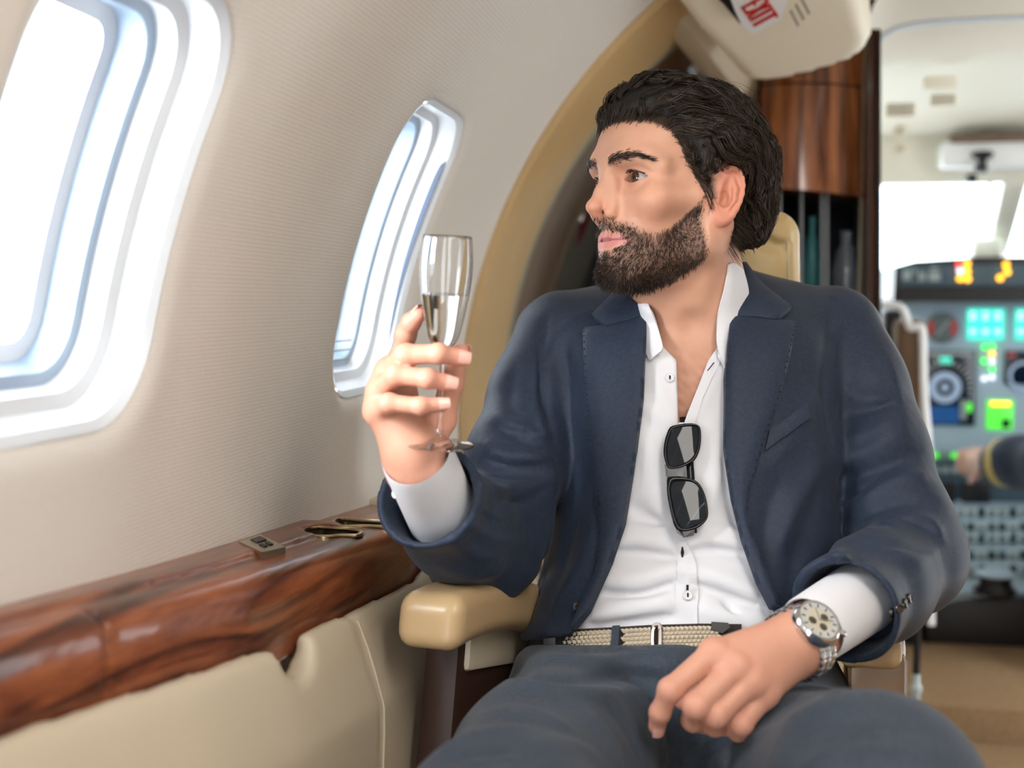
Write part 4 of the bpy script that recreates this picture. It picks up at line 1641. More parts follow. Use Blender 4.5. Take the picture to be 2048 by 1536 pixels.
def make_hand(H):
    W = PP(H['wrist'])
    M = PP(H['mcp'])
    FG = [PP(q) for q in H['fing']]
    T = PP(H['thumb'])
    EL = P(*H['elbow'])
    FG = [np.array([q[0], q[1], q[2], q[3]]) for q in FG]

    def f(p):
        g = None
        for i in range(4):
            s = W[1] + (W[2] - W[1]) * (i / 3)
            c = caps(p, s, M[i], 0.0165, 0.0115)
            g = c if g is None else smin(g, c, 0.014)
        for i in range(3):       # flesh of the palm between the metacarpals
            g = smin(g, caps(p, (W[0] + W[1]) / 2, (M[i] + M[i + 1]) / 2, 0.0175, 0.0095), 0.012)
        g = smin(g, caps(p, W[0], EL, 0.0225, 0.036), 0.02)
        g = smin(g, caps(p, W[0], (W[1] + W[2]) / 2, 0.0228, 0.0225), 0.02)
        fin = np.full(len(p), 1.0)
        for i in range(4):
            near = np.linalg.norm(p - FG[i].mean(0), axis=1) < 0.085
            if near.any():
                q = p[near]
                c = chain(q, FG[i], H['frad'][i], 0.003)
                for j in (1, 2):        # knuckles
                    c = smin(c, sphere(q, FG[i][j], H['frad'][i][j] * (1.03 if j == 1 else 0.98)), 0.005)
                # tendon groove lines at the joints
                fin[near] = np.minimum(fin[near], c)
        near = fin < 0.03
        out = smin(g, fin, 0.0065)
        for i in range(4):
            out = smin(out, sphere(p, M[i] + (M[i] - FG[i][1]) * 0.0, H['frad'][i][0] * 1.08), 0.006)
        th = chain(p, T, H['trad'], 0.006)
        out = smin(out, th, 0.010)
        return out
    return f, FG, T


f_rhand, RF, RT = make_hand(RH)
f_lhand, LF, LT = make_hand(LH)
PINK = np.array(lin(214, 140, 122)[:3])
HSK = np.array(lin(198, 144, 120)[:3])


def hand_color(p, FG, T):
    c = np.tile(HSK, (len(p), 1))
    for q in list(FG) + [T]:
        for j, r, w in ((0, 0.014, 0.35), (1, 0.011, 0.45), (2, 0.009, 0.4), (3, 0.012, 0.65)):
            k = w * np.exp(-((np.linalg.norm(p - q[j], axis=1) / r) ** 2))
            c = c + (PINK - c) * k[:, None]
    return c


for f_, fg_, t_ in ((f_rhand, RF, RT), (f_lhand, LF, LT)):
    allp = np.concatenate([np.concatenate(fg_), t_])
    w_ = PP((RH if f_ is f_rhand else LH)['wrist'])
    el_ = P(*(RH if f_ is f_rhand else LH)['elbow'])
    allp = np.concatenate([allp, w_, [w_[0] + (el_ - w_[0]) * 0.45]])
    v, fc = net(f_, allp.min(0) - 0.03, allp.max(0) + 0.03, 0.00165, B=8)
    BODY_V.append(v)
    BODY_F.append(fc)
    BODY_C.append(hand_color(v, fg_, t_))
# covered arms, trunk and legs carrying the same surface on under the clothes


def f_under(p):
    f = f_torso(p) + 0.02
    for H, sh in ((RH, (1130, 680, 1.53)), (LH, (1660, 670, 1.53))):
        s, e, w = P(*sh), P(*H['elbow']), P(*H['wrist'][0])
        f = smin(f, caps(p, s, e, 0.045, 0.036), 0.03)
        f = smin(f, caps(p, e, w, 0.036, 0.023), 0.02)
    for a, b in (((1210, 1470, 1.38), (1040, 1700, 0.98)), ((1560, 1490, 1.38), (1750, 1640, 0.96))):
        f = smin(f, caps(p, P(*a), P(*b), 0.07, 0.05), 0.04)
    return f


_v, _f = net(f_under, P(1360, 1100, 1.3) - np.array([0.5, 0.55, 0.5]), P(1360, 1100, 1.3) + np.array([0.5, 0.5, 0.5]), 0.009, B=8)
BODY_V.append(_v)
BODY_F.append(_f)
BODY_C.append(np.tile(HSK, (len(_v), 1)))
_off = np.cumsum([0] + [len(v) for v in BODY_V])
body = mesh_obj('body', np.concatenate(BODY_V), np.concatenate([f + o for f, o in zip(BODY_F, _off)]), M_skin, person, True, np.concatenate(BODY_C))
# finger nails
M_nail = mat('nail', lin(226, 170, 156), 0.25, spec=0.5)


def nail(q, up, r, m):
    d = q[3] - q[2]
    d /= np.linalg.norm(d)
    n = up - d * (up @ d)
    n /= np.linalg.norm(n)
    s = np.cross(d, n)
    c = q[3] + d * (r * 0.25)
    V, F = [], []
    na, nb = 9, 7
    for i in range(na):
        for j in range(nb):
            u = (i / (na - 1) - 0.55) * r * 1.55
            a = (j / (nb - 1) - 0.5) * 1.75 * (1 - 0.25 * max(0, i / (na - 1) - 0.5))
            V.append(c + d * u + (s * math.sin(a) + n * math.cos(a)) * r * (1.03 - 0.10 * max(0, (i / (na - 1) - 0.6))))
    for i in range(na - 1):
        for j in range(nb - 1):
            F.append((i * nb + j, i * nb + j + 1, (i + 1) * nb + j + 1, (i + 1) * nb + j))
    V = np.array(V)
    nn = np.array([(v - c) for v in V])
    nn -= np.outer(nn @ d, d)
    nn /= np.linalg.norm(nn, axis=1, keepdims=True)
    solid_sheet('finger_nail', V, F, nn, 0.0006, m, person)


for k_, q_ in enumerate(RF):
    nail(q_, (-CF + 0.25 * CU) if k_ else (-CR * 0.6 + CU), RH['frad'][k_][3], M_nail)
nail(RT, CR + 0.4 * CF, RH['trad'][3], M_nail)
nail(LF[0], -CF + 0.3 * CR, LH['frad'][0][3], M_nail)

# ------------------------------------------------------------------ suit
M_suit = weave_mat('navy_wool', (0.0065, 0.0105, 0.021), (0.036, 0.053, 0.092), 230, rough=0.5, sheen=0.05, strength=0.3)
M_suit2 = weave_mat('grey_wool', (0.018, 0.025, 0.037), (0.070, 0.088, 0.114), 230, rough=0.7, sheen=0.08, strength=0.3)
M_shirt = mat('white_cotton', (0.70, 0.70, 0.73), 0.75, sheen=0.15, bump=(1200, 0.12))
M_lining = mat('dark_lining', (0.012, 0.012, 0.018), 0.4)


class Folds:
    """raised (amp>0) or sunk (amp<0) soft lines on a surface; lines in frame pixels are laid on field f"""

    def __init__(self, f, items, gain=1.0):
        self.L = []
        for line, wid, amp in items:
            ln = cr_spline(np.array(line, float), 4)
            p, t = hit(ln[:, 0], ln[:, 1], f)
            ok = t < 2.2
            if ok.sum() < 2:
                continue
            p = p[ok]
            c = p.mean(0)
            r = np.linalg.norm(p - c, axis=1).max() + wid * 2.6
            self.L.append((p, wid, amp * gain, c, r))

    def __call__(self, p):
        o = np.zeros(len(p))
        for pts, wid, amp, c, r in self.L:
            near = np.linalg.norm(p - c, axis=1) < r
            if near.any():
                q = p[near]
                best = np.full(len(q), 9.0)
                tt = np.zeros(len(q))
                n = len(pts) - 1
                for i in range(n):
                    ab = pts[i + 1] - pts[i]
                    t = np.clip((q - pts[i]) @ ab / max(ab @ ab, 1e-12), 0, 1)
                    d = np.linalg.norm(q - pts[i] - t[:, None] * ab, axis=1)
                    m = d < best
                    best = np.where(m, d, best)
                    tt = np.where(m, (i + t) / n, tt)
                o[near] += amp * np.exp(-(best / wid) ** 1.3) * np.sqrt(np.clip(np.sin(np.pi * np.clip(tt, 0.03, 0.97)), 0, 1))
        return o


JROWS = TORSO.copy()
JROWS[:, 1] -= 14
JROWS[:, 2] += 14
JROWS[:, 4] += 0.012
JROWS[-3:, 1] = (1072, 1040, 1000)
JROWS[-4:, 4] += (0.004, 0.010, 0.016, 0.02)
f_jbody = Loft(JROWS, 2.3)
ARM_R = PP([(1122, 682, 1.53), (1078, 790, 1.50), (1035, 920, 1.44), (985, 1070, 1.385), (960, 1098, 1.370), (912, 1052, 1.295), (856, 992, 1.220), (800, 930, 1.145)])
RAD_R = [0.058, 0.056, 0.055, 0.057, 0.055, 0.051, 0.046, 0.045]
ARM_L = PP([(1668, 672, 1.53), (1712, 780, 1.50), (1752, 900, 1.465), (1800, 1050, 1.42), (1818, 1115, 1.40), (1755, 1175, 1.31), (1690, 1222, 1.225), (1620, 1272, 1.13)])
RAD_L = [0.058, 0.057, 0.055, 0.056, 0.055, 0.052, 0.047, 0.046]


def endcut(ARM, k):
    """plane across the sleeve end: keeps the arm side"""
    n = ARM[k] - ARM[k - 2]
    n = n / np.linalg.norm(n)
    c = ARM[k]
    return lambda p: (p - c) @ n


CUT_R, CUT_L = endcut(ARM_R, 6), endcut(ARM_L, 6)


def f_sleeves0(p):
    a = smax(chain(p, ARM_R, RAD_R, 0.03), CUT_R(p), 0.0015)
    b = smax(chain(p, ARM_L, RAD_L, 0.03), CUT_L(p), 0.0015)
    return np.minimum(a, b)


def f_trunk0(p):
    f = f_jbody(p)
    # padded shoulders
    f = smin(f, caps(p, P(1300, 640, 1.535), P(1128, 660, 1.53), 0.045, 0.046), 0.05)
    f = smin(f, caps(p, P(1470, 632, 1.535), P(1655, 650, 1.53), 0.045, 0.046), 0.05)
    return f


def f_jacket0(p):
    return smin(f_trunk0(p), f_sleeves0(p), 0.014)


JF = Folds(f_jacket0, [
    # viewer-left sleeve
    ([(990, 825), (1030, 850), (1100, 878)], 0.007, 0.006), ([(985, 850), (1040, 880), (1105, 900)], 0.006, -0.004),
    ([(965, 885), (1020, 912), (1100, 915)], 0.008, 0.006), ([(945, 925), (1010, 950), (1095, 945)], 0.008, -0.005),
    ([(925, 955), (1000, 985), (1090, 965)], 0.009, 0.007), ([(950, 1010), (1010, 1030), (1075, 1010)], 0.009, 0.006),
    ([(905, 1000), (960, 1035), (1030, 1060)], 0.010, -0.005), ([(1085, 700), (1070, 800), (1095, 880)], 0.008, 0.004),
    ([(1030, 740), (1020, 800), (1040, 840)], 0.008, -0.004), ([(935, 930), (925, 985), (955, 1060)], 0.010, 0.006),
    ([(1060, 870), (1110, 890), (1130, 930)], 0.007, -0.006), ([(870, 1120), (940, 1150), (1010, 1130)], 0.012, 0.005),
    ([(1090, 640), (1081, 720), (1086, 800), (1108, 870)], 0.004, -0.009),
    # viewer-right sleeve
    ([(1690, 780), (1740, 800), (1805, 790)], 0.008, 0.005), ([(1680, 830), (1740, 820), (1800, 800)], 0.007, -0.005),
    ([(1670, 930), (1740, 900), (1820, 850)], 0.009, 0.006), ([(1680, 960), (1760, 940), (1840, 900)], 0.008, -0.005),
    ([(1700, 1010), (1780, 965), (1855, 950)], 0.009, 0.008), ([(1700, 1045), (1790, 1010), (1870, 1000)], 0.008, -0.006),
    ([(1690, 1100), (1760, 1050), (1850, 1040), (1885, 1080)], 0.010, 0.007), ([(1700, 1140), (1780, 1090), (1870, 1110)], 0.008, -0.005),
    ([(1675, 1075), (1680, 1130), (1640, 1170)], 0.010, 0.006), ([(1760, 690), (1790, 770), (1805, 850)], 0.009, 0.004),
    ([(1668, 600), (1655, 700), (1650, 800), (1665, 900)], 0.004, -0.009),
    ([(1000, 860), (1050, 865), (1090, 850)], 0.005, -0.005), ([(975, 920), (1030, 935), (1085, 930)], 0.005, -0.005), ([(985, 990), (1040, 1005), (1080, 985)], 0.005, -0.006),
    ([(940, 1040), (990, 1070), (1050, 1075)], 0.008, 0.006), ([(890, 1060), (930, 1100), (990, 1120)], 0.009, 0.005),
    ([(1690, 880), (1750, 860), (1815, 820)], 0.006, 0.005), ([(1665, 1000), (1720, 985), (1770, 950)], 0.006, -0.006), ([(1720, 1075), (1790, 1040), (1860, 1060)], 0.006, -0.006),
    ([(1650, 1140), (1700, 1120), (1740, 1080)], 0.007, -0.005), ([(1780, 1100), (1830, 1120), (1880, 1100)], 0.008, 0.005),
    # body of the jacket
    ([(1110, 930), (1100, 1040), (1075, 1140)], 0.014, 0.006), ([(1160, 900), (1150, 1020), (1120, 1150)], 0.014, -0.004),
    ([(1200, 1020), (1170, 1120), (1100, 1230)], 0.012, 0.005), ([(1090, 1080), (1080, 1170), (1050, 1250)], 0.010, -0.006),
    ([(1640, 780), (1600, 850), (1540, 930)], 0.012, 0.004), ([(1650, 900), (1600, 1000), (1560, 1100)], 0.014, 0.005), ([(1640, 980), (1600, 1080), (1580, 1180)], 0.012, -0.005),
    ([(1560, 960), (1530, 1060), (1550, 1160)], 0.012, -0.004),
    ([(1200, 620), (1140, 650), (1105, 700)], 0.012, 0.003),
], 1.25)
OPEN = np.array([(1255, 500), (1272, 575), (1288, 650), (1291, 720), (1288, 800), (1276, 900), (1258, 1000), (1230, 1100), (1190, 1185), (1152, 1252), (1128, 1330), (1126, 1420),
                 (1640, 1420), (1610, 1330), (1562, 1252), (1530, 1195), (1500, 1110), (1474, 1020), (1456, 940), (1447, 860), (1446, 760), (1455, 660), (1468, 590), (1474, 500)], float)


def f_jacket(p):
    tr = f_trunk0(p)
    sl = f_sleeves0(p)
    near = np.minimum(np.abs(tr), np.abs(sl)) < 0.03
    fold = np.zeros(len(p))
    if near.any():
        q = p[near]
        fold[near] = JF(q) + 0.0016 * noise3(q, 36, 41) + 0.0009 * noise3(q, 85, 42)
    tr = tr - fold
    sl = sl - fold
    shell = smax(tr, -(tr + 0.011), 0.003)
    q = p - CAM
    d = q @ CF
    y = (768 - (q @ CU) / np.maximum(d, 0.1) * FPX) * -1 + 768
    cut = np.maximum(prism(p, OPEN), d - 1.47)
    shell = smax(shell, -cut, 0.006)
    # lower hem
    x_, y_, _ = proj(p)
    shell = smax(shell, (y_ - np.interp(x_, [1000, 1150, 1560, 1700], [1286, 1272, 1250, 1300])) * d / FPX, 0.006)
    # sleeves, hollowed at the cuff
    n = None
    inn = np.minimum(np.maximum(chain(p, ARM_R[5:], [RAD_R[5] - 0.012, RAD_R[6] - 0.0024, RAD_R[7] - 0.001], 0.01), -CUT_R(p) - 0.05), np.maximum(chain(p, ARM_L[5:], [RAD_L[5] - 0.012, RAD_L[6] - 0.0024, RAD_L[7] - 0.001], 0.01), -CUT_L(p) - 0.05))
    sl = smax(sl, -inn, 0.001)
    f = smin(shell, sl, 0.010)
    # neck hole
    f = smax(f, -caps(p, NECK_B + CU * 0.10, NECK_B - CU * 0.02, 0.057, 0.057), 0.006)
    return f


_c = P(1390, 950, 1.4)
_lo, _hi = _c - np.array([0.37, 0.34, 0.26]), _c + np.array([0.36, 0.26, 0.25])
_v, _f = net(f_jacket, _lo, _hi, 0.0030, slack=1.7)
jacket = mesh_obj('jacket', _v, _f, M_suit, person, True)
# ------------------------------------------------------------------ lapels, collar, pocket
def f_lap(p):
    return f_trunk0(p)


M_lap = M_suit
patch('lapel', [(1293, 640), (1294, 668), (1291, 720), (1288, 800), (1279, 871), (1268, 950), (1252, 1050), (1226, 1128), (1182, 1226), (1152, 1262), (1168, 1215), (1198, 1152), (1208, 1077), (1203, 986), (1194, 905), (1186, 831), (1179, 750), (1173, 664), (1218, 661), (1255, 653)], f_lap, M_lap, jacket, off=0.0105, thick=0.0105, step=8, bulge=0.004)
patch('lapel', [(1458, 640), (1456, 668), (1450, 740), (1447, 801), (1446, 901), (1461, 1001), (1481, 1081), (1511, 1167), (1538, 1219), (1552, 1222), (1546, 1197), (1514, 1115), (1488, 1045), (1493, 991), (1522, 891), (1552, 801), (1572, 720), (1587, 653), (1548, 651), (1500, 645)], f_lap, M_lap, jacket, off=0.0105, thick=0.0105, step=8, bulge=0.004)
patch('collar', [(1268, 572), (1282, 590), (1296, 642), (1256, 656), (1218, 664), (1189, 640), (1225, 606)], f_lap, M_lap, jacket, off=0.0125, thick=0.0105, step=7, bulge=0.004)
patch('collar', [(1478, 534), (1490, 548), (1520, 584), (1577, 628), (1549, 653), (1505, 648), (1454, 645), (1464, 600)], f_lap, M_lap, jacket, off=0.0125, thick=0.0105, step=7, bulge=0.004)
patch('pocket_welt', [(1537, 860), (1575, 836), (1611, 808), (1617, 836), (1575, 870), (1528, 903)], lambda p: f_trunk0(p) - JF(p), M_lap, jacket, off=0.0055, thick=0.005, step=7, bulge=0.0015)
# pick stitching along the lapel edges
M_stitch = mat('stitch', (0.004, 0.005, 0.008), 0.7)
for nm, edge in (('a', [(1178, 675), (1184, 760), (1191, 835), (1199, 905), (1208, 986), (1212, 1060), (1205, 1140)]), ('b', [(1582, 662), (1566, 722), (1546, 803), (1516, 893), (1489, 985)])):
    ln = cr_spline(np.array(edge, float), 14)
    p, t = hit(ln[:, 0], ln[:, 1], f_lap)
    n = grad(f_lap, p)
    p = p + n * 0.0138
    mb = MB()
    for k in range(0, len(p) - 1, 2):
        q = p[k] * 0.55 + p[k + 1] * 0.45
        mb.tube([p[k], q], 0.0007, 5)
    mb.build('stitching', M_stitch, jacket)


def disc_button(name, px, py, f, r, m, parent, off=0.0, holes=True, d=None):
    p, t = hit([px], [py], f, n=45)
    n = grad(f, p)[0]
    c = p[0] + n * off
    b = MB().lathe(c, n, [(0, 0), (r * 0.95, 0), (r, 0.0008), (r, 0.0018), (r * 0.85, 0.0028), (r * 0.7, 0.0022), (0, 0.0020)], 18).build(name, m, parent, True)
    return b, c, n


M_btn = mat('horn_button', (0.02, 0.014, 0.011), 0.18, coat=0.6)
for x_, y_ in ((1787, 1226), (1798, 1217), (1808, 1207), (1816, 1197)):
    disc_button('sleeve_button', x_, y_, f_jacket, 0.0052, M_btn, jacket, 0.0003)
disc_button('front_button', 1164, 1219, lambda p: f_trunk0(p) - JF(p), 0.0055, M_btn, jacket, 0.0075)

# ------------------------------------------------------------------ shirt
SF = Folds(f_torso, [
    ([(1225, 1085), (1290, 1082), (1358, 1092)], 0.006, 0.008), ([(1358, 1092), (1420, 1078), (1490, 1090)], 0.006, 0.007),
    ([(1230, 1105), (1290, 1108), (1352, 1118)], 0.005, -0.007), ([(1375, 1105), (1430, 1100), (1500, 1115)], 0.006, -0.005),
    ([(1195, 1160), (1270, 1165), (1355, 1142)], 0.008, 0.010), ([(1200, 1185), (1280, 1190), (1350, 1165)], 0.006, -0.007),
    ([(1365, 1140), (1440, 1160), (1520, 1195)], 0.008, 0.009), ([(1380, 1165), (1450, 1190), (1520, 1215)], 0.006, -0.005),
    ([(1180, 1235), (1260, 1218), (1350, 1205)], 0.009, 0.010), ([(1180, 1252), (1260, 1245), (1345, 1232)], 0.006, -0.007),
    ([(1390, 1215), (1450, 1235), (1530, 1245)], 0.009, 0.007), ([(1450, 1195), (1465, 1225), (1500, 1245)], 0.005, -0.005),
    ([(1270, 800), (1310, 830), (1352, 850)], 0.008, 0.005), ([(1275, 860), (1300, 900), (1310, 980)], 0.010, 0.006),
    ([(1420, 860), (1430, 950), (1410, 1030)], 0.010, 0.006), ([(1440, 900), (1455, 1000), (1480, 1070)], 0.008, -0.004),
    ([(1300, 980), (1330, 1030), (1350, 1060)], 0.008, 0.006), ([(1262, 1010), (1300, 1040), (1345, 1050)], 0.007, -0.005),
    ([(1250, 1060), (1300, 1062), (1350, 1070)], 0.006, 0.005), ([(1400, 1055), (1450, 1062), (1500, 1070)], 0.006, 0.004),
    ([(1310, 700), (1318, 780), (1345, 840)], 0.006, 0.004), ([(1430, 760), (1410, 800), (1385, 850)], 0.005, 0.003),
], 2.0)
VCUT = np.array([(1255, 400), (1283, 560), (1300, 600), (1312, 650), (1323, 690), (1353, 720), (1357, 850), (1368, 850), (1391, 790), (1416, 725), (1438, 693), (1437, 640), (1445, 600), (1458, 555), (1475, 400)], float)


def f_shirt(p):
    t = f_torso(p) - SF(p) - 0.001
    d = (p - CAM) @ CF
    f = smax(t, -np.maximum(np.maximum(prism(p, VCUT), d - 1.53), -(t + 0.026)), 0.002)
    f = np.maximum(f, d - 1.52)
    x_, y_, _ = proj(p)
    return np.maximum(f, (y_ - 1300) * d / FPX)


_c = P(1360, 920, 1.4)
_v, _f = net(f_shirt, _c - np.array([0.2, 0.17, 0.25]), _c + np.array([0.2, 0.17, 0.24]), 0.0027, slack=1.7)
shirt = mesh_obj('shirt', _v, _f, M_shirt, person, True)
f_sh = lambda p: f_torso(p) - SF(p) - 0.001


def snap(rows, gap=0.007, rng_=0.045):
    """keep collar points just in front of the neck surface"""
    R = np.array(rows, float)
    q = R.reshape(-1, 3)
    _, t = hit(q[:, 0], q[:, 1], f_headneck, n=50)
    t = t - gap
    d = np.where((q[:, 2] - rng_ < t) & (t < q[:, 2]), t, q[:, 2])
    return np.array([P(x, y, k) for (x, y, _), k in zip(q, d)]).reshape(R.shape)


grid_sheet('shirt_collar', snap(([(1270, 570, 1.462), (1278, 565, 1.455), (1286, 568, 1.448)], [(1268, 612, 1.446), (1282, 610, 1.434), (1298, 612, 1.428)], [(1272, 650, 1.428), (1292, 652, 1.414), (1314, 652, 1.408)], [(1287, 695, 1.408), (1305, 692, 1.398), (1325, 690, 1.394)], [(1299, 720, 1.398), (1309, 712, 1.394), (1322, 702, 1.392)]), 0.007, 0.045), M_shirt, shirt, 0.003, 5)
grid_sheet('shirt_collar', snap(([(1460, 530, 1.470), (1470, 526, 1.472), (1488, 540, 1.490)], [(1450, 580, 1.44), (1468, 582, 1.443), (1498, 590, 1.468)], [(1437, 630, 1.414), (1457, 632, 1.416), (1480, 634, 1.434)], [(1433, 682, 1.399), (1449, 688, 1.397), (1467, 682, 1.408)], [(1441, 712, 1.393), (1452, 738, 1.390), (1459, 722, 1.398)]), 0.007, 0.13), M_shirt, shirt, 0.003, 5)
# collar band behind the neck
_bp = []
for k in range(17):
    a = math.radians(-20 + 220 * k / 16)
    _bp.append(NECK_B + CU * (0.062 + 0.01 * math.sin(a)) + CF * (0.030 + 0.060 * math.sin(a)) + CR * (0.062 * math.cos(a)))
_bp = np.array(_bp)
grid_sheet('collar_band', [_bp + CU * 0.012, _bp - CU * 0.014, _bp - CU * 0.035], M_shirt, shirt, 0.003, 2)
# placket, buttons, button holes
patch('placket', [(1357, 1085), (1372, 1084), (1392, 1130), (1396, 1200), (1394, 1258), (1351, 1258), (1350, 1200), (1354, 1140)], f_sh, M_shirt, shirt, off=0.0022, thick=0.002, step=8)
patch('placket', [(1357, 846), (1368, 846), (1391, 788), (1416, 723), (1438, 691), (1449, 706), (1430, 745), (1405, 800), (1385, 860), (1358, 866)], f_sh, M_shirt, shirt, off=0.0022, thick=0.002, step=8)
M_pearl = mat('pearl_button', (0.78, 0.78, 0.80), 0.2, coat=0.5)
for x_, y_, o_ in ((1374, 1194, 0.0025), (1339, 757, 0.0003)):
    b_, c_, n_ = disc_button('shirt_button', x_, y_, f_sh, 0.0055, M_pearl, shirt, o_)
    mbk = MB()
    mbk.tube([c_ + n_ * 0.003 - CU * 0.0022, c_ + n_ * 0.003 + CU * 0.0022], 0.0009, 6)
    if y_ == 1194:
        mbk.tube([c_ + n_ * 0.0005 + CU * 0.006, c_ + n_ * 0.0005 + CU * 0.0115], 0.0014, 6)
        mbk.tube([c_ + n_ * 0.0005 - CU * 0.006, c_ + n_ * 0.0005 - CU * 0.0105], 0.0014, 6)
    mbk.build('button_thread', M_stitch, b_)
p_, _ = hit([1364, 1420], [1104, 734], f_sh)
MB().tube([p_[0] + CU * 0.006 - CF * 0.003, p_[0] - CF * 0.0035, p_[0] - CU * 0.006 - CF * 0.003], [0.0006, 0.002, 0.0006], 6).build('button_hole', M_stitch, shirt)
mb = MB()
mb.tube([p_[1] + (CU + CR * 0.8) * 0.005 - CF * 0.004, p_[1] - (CU + CR * 0.8) * 0.005 - CF * 0.004], 0.0006, 5)
mb.build('button_hole', M_stitch, shirt)


def hollow_cone(mb, a, b, r1, r2, th, seg=40, wob=0.0, flat=1.0, flatdir=None):
    ax = b - a
    L = np.linalg.norm(ax)
    ax = ax / L
    u = np.asarray(flatdir, float) if flatdir is not None else CR
    u = u - ax * (u @ ax)
    u /= np.linalg.norm(u)
    w = np.cross(ax, u)
    V, F = [], []
    prof = [(0, r1), (0.3, r1 + (r2 - r1) * 0.3), (0.7, r1 + (r2 - r1) * 0.7), (0.96, r2), (1.0, r2 - th * 0.4), (0.98, r2 - th), (0.5, (r1 + r2) / 2 - th), (0.0, r1 - th)]
    for t, r in prof:
        for s in range(seg):
            an = 2 * math.pi * s / seg
            rr = r * (1 + wob * math.sin(3 * an + 1) * t)
            V.append(a + ax * (L * t) + (u * math.cos(an) + w * math.sin(an) * flat) * rr)
    n = len(prof)
    for i in range(n):
        for s in range(seg):
            F.append((i * seg + s, i * seg + (s + 1) % seg, ((i + 1) % n) * seg + (s + 1) % seg, ((i + 1) % n) * seg + s))
    return mb.add(V, F)


mb = hollow_cone(MB(), P(886, 1028, 1.265), P(830, 908, 1.180), 0.037, 0.0345, 0.0025, wob=0.03)
cuffR = mb.build('shirt_cuff', M_shirt, shirt, True)
mb = hollow_cone(MB(), P(1728, 1192, 1.275), P(1620, 1264, 1.178), 0.037, 0.0335, 0.0025, wob=0.03)
cuffL = mb.build('shirt_cuff', M_shirt, shirt, True)
for dx in (0, 1):
    c = P(789 + dx * 2, 962 + dx * 26, 1.188 + dx * 0.014)
    MB().lathe(c, -CF - CR * 0.8, [(0, 0), (0.0042, 0), (0.0045, 0.001), (0.0035, 0.0018), (0, 0.0015)], 14).build('cuff_button', M_pearl, cuffR, True)

# ------------------------------------------------------------------ trousers and belt
TROWS = np.array([(1235, 1118, 1640, 1.425, 0.122), (1285, 1085, 1650, 1.415, 0.128), (1340, 1065, 1660, 1.405, 0.134), (1400, 1050, 1670, 1.40, 0.134), (1480, 1050, 1680, 1.40, 0.125)], float)
f_hips = Loft(TROWS, 2.3)


def f_tr0(p):
    f = f_hips(p)
    r = chain(p, PP([(1190, 1440, 1.36), (1100, 1560, 1.16), (1000, 1700, 0.95), (960, 2300, 0.93)]), [0.096, 0.090, 0.080, 0.06], 0.03)
    l = chain(p, PP([(1550, 1505, 1.36), (1660, 1590, 1.14), (1752, 1612, 0.93), (1780, 2300, 0.93)]), [0.094, 0.085, 0.077, 0.06], 0.03)
    f = smin(f, np.minimum(r, l), 0.05)
    # cloth bunched at the fly
    f = smin(f, caps(p, P(1340, 1345, 1.285), P(1340, 1420, 1.26), 0.030, 0.022), 0.04)
    return f


TF = Folds(f_tr0, [
    ([(1010, 1315), (1150, 1325), (1300, 1330), (1420, 1330)], 0.012, 0.010), ([(1000, 1345), (1120, 1360), (1250, 1350), (1330, 1370)], 0.009, -0.010),
    ([(1020, 1360), (1130, 1385), (1250, 1385)], 0.010, 0.008), ([(1250, 1370), (1300, 1430), (1330, 1520)], 0.012, 0.009), ([(1310, 1400), (1350, 1460), (1360, 1536)], 0.012, -0.012),
    ([(1210, 1400), (1260, 1460), (1290, 1530)], 0.010, -0.008), ([(1170, 1420), (1220, 1490), (1230, 1536)], 0.010, 0.006),
    ([(1385, 1500), (1440, 1460), (1500, 1435)], 0.006, 0.006), ([(1395, 1520), (1450, 1480), (1515, 1450)], 0.005, -0.006), ([(1420, 1530), (1470, 1495), (1540, 1462)], 0.006, 0.005),
    ([(1560, 1450), (1640, 1420), (1740, 1410)], 0.012, 0.006), ([(1600, 1490), (1690, 1470), (1760, 1470)], 0.010, -0.005), ([(1620, 1530), (1700, 1495), (1780, 1500)], 0.010, 0.005), ([(1680, 1536), (1750, 1515), (1830, 1530)], 0.008, -0.005),
    ([(880, 1500), (960, 1470), (1060, 1460)], 0.010, 0.005), ([(850, 1530), (940, 1505), (1050, 1500)], 0.009, -0.005), ([(900, 1545), (1000, 1530), (1090, 1535)], 0.008, 0.004),
    ([(1000, 1420), (1080, 1430), (1150, 1470)], 0.010, 0.004),
    ([(1500, 1440), (1590, 1400), (1690, 1390)], 0.010, 0.006), ([(1640, 1450), (1740, 1440), (1850, 1470)], 0.012, -0.005), ([(1700, 1480), (1800, 1480), (1890, 1520)], 0.010, 0.005),
    ([(930, 1440), (1010, 1430), (1110, 1450)], 0.012, 0.005), ([(1060, 1500), (1130, 1490), (1200, 1520)], 0.010, 0.006),
], 1.4)


def f_tr(p):
    f = f_tr0(p)
    near = np.abs(f) < 0.05
    if near.any():
        f[near] -= TF(p[near])
    x_, y_, d = proj(p)
    return smax(f, (np.interp(x_, [1000, 1150, 1440, 1650], [1288, 1290, 1288, 1278]) - y_) * d / FPX, 0.006)


_v, _f = net(f_tr, P(1360, 1500, 1.2) - np.array([0.48, 0.42, 0.32]), P(1360, 1500, 1.2) + np.array([0.36, 0.38, 0.17]), 0.0042, slack=1.8)
trousers = mesh_obj('trousers', _v, _f, M_suit2, person, True)
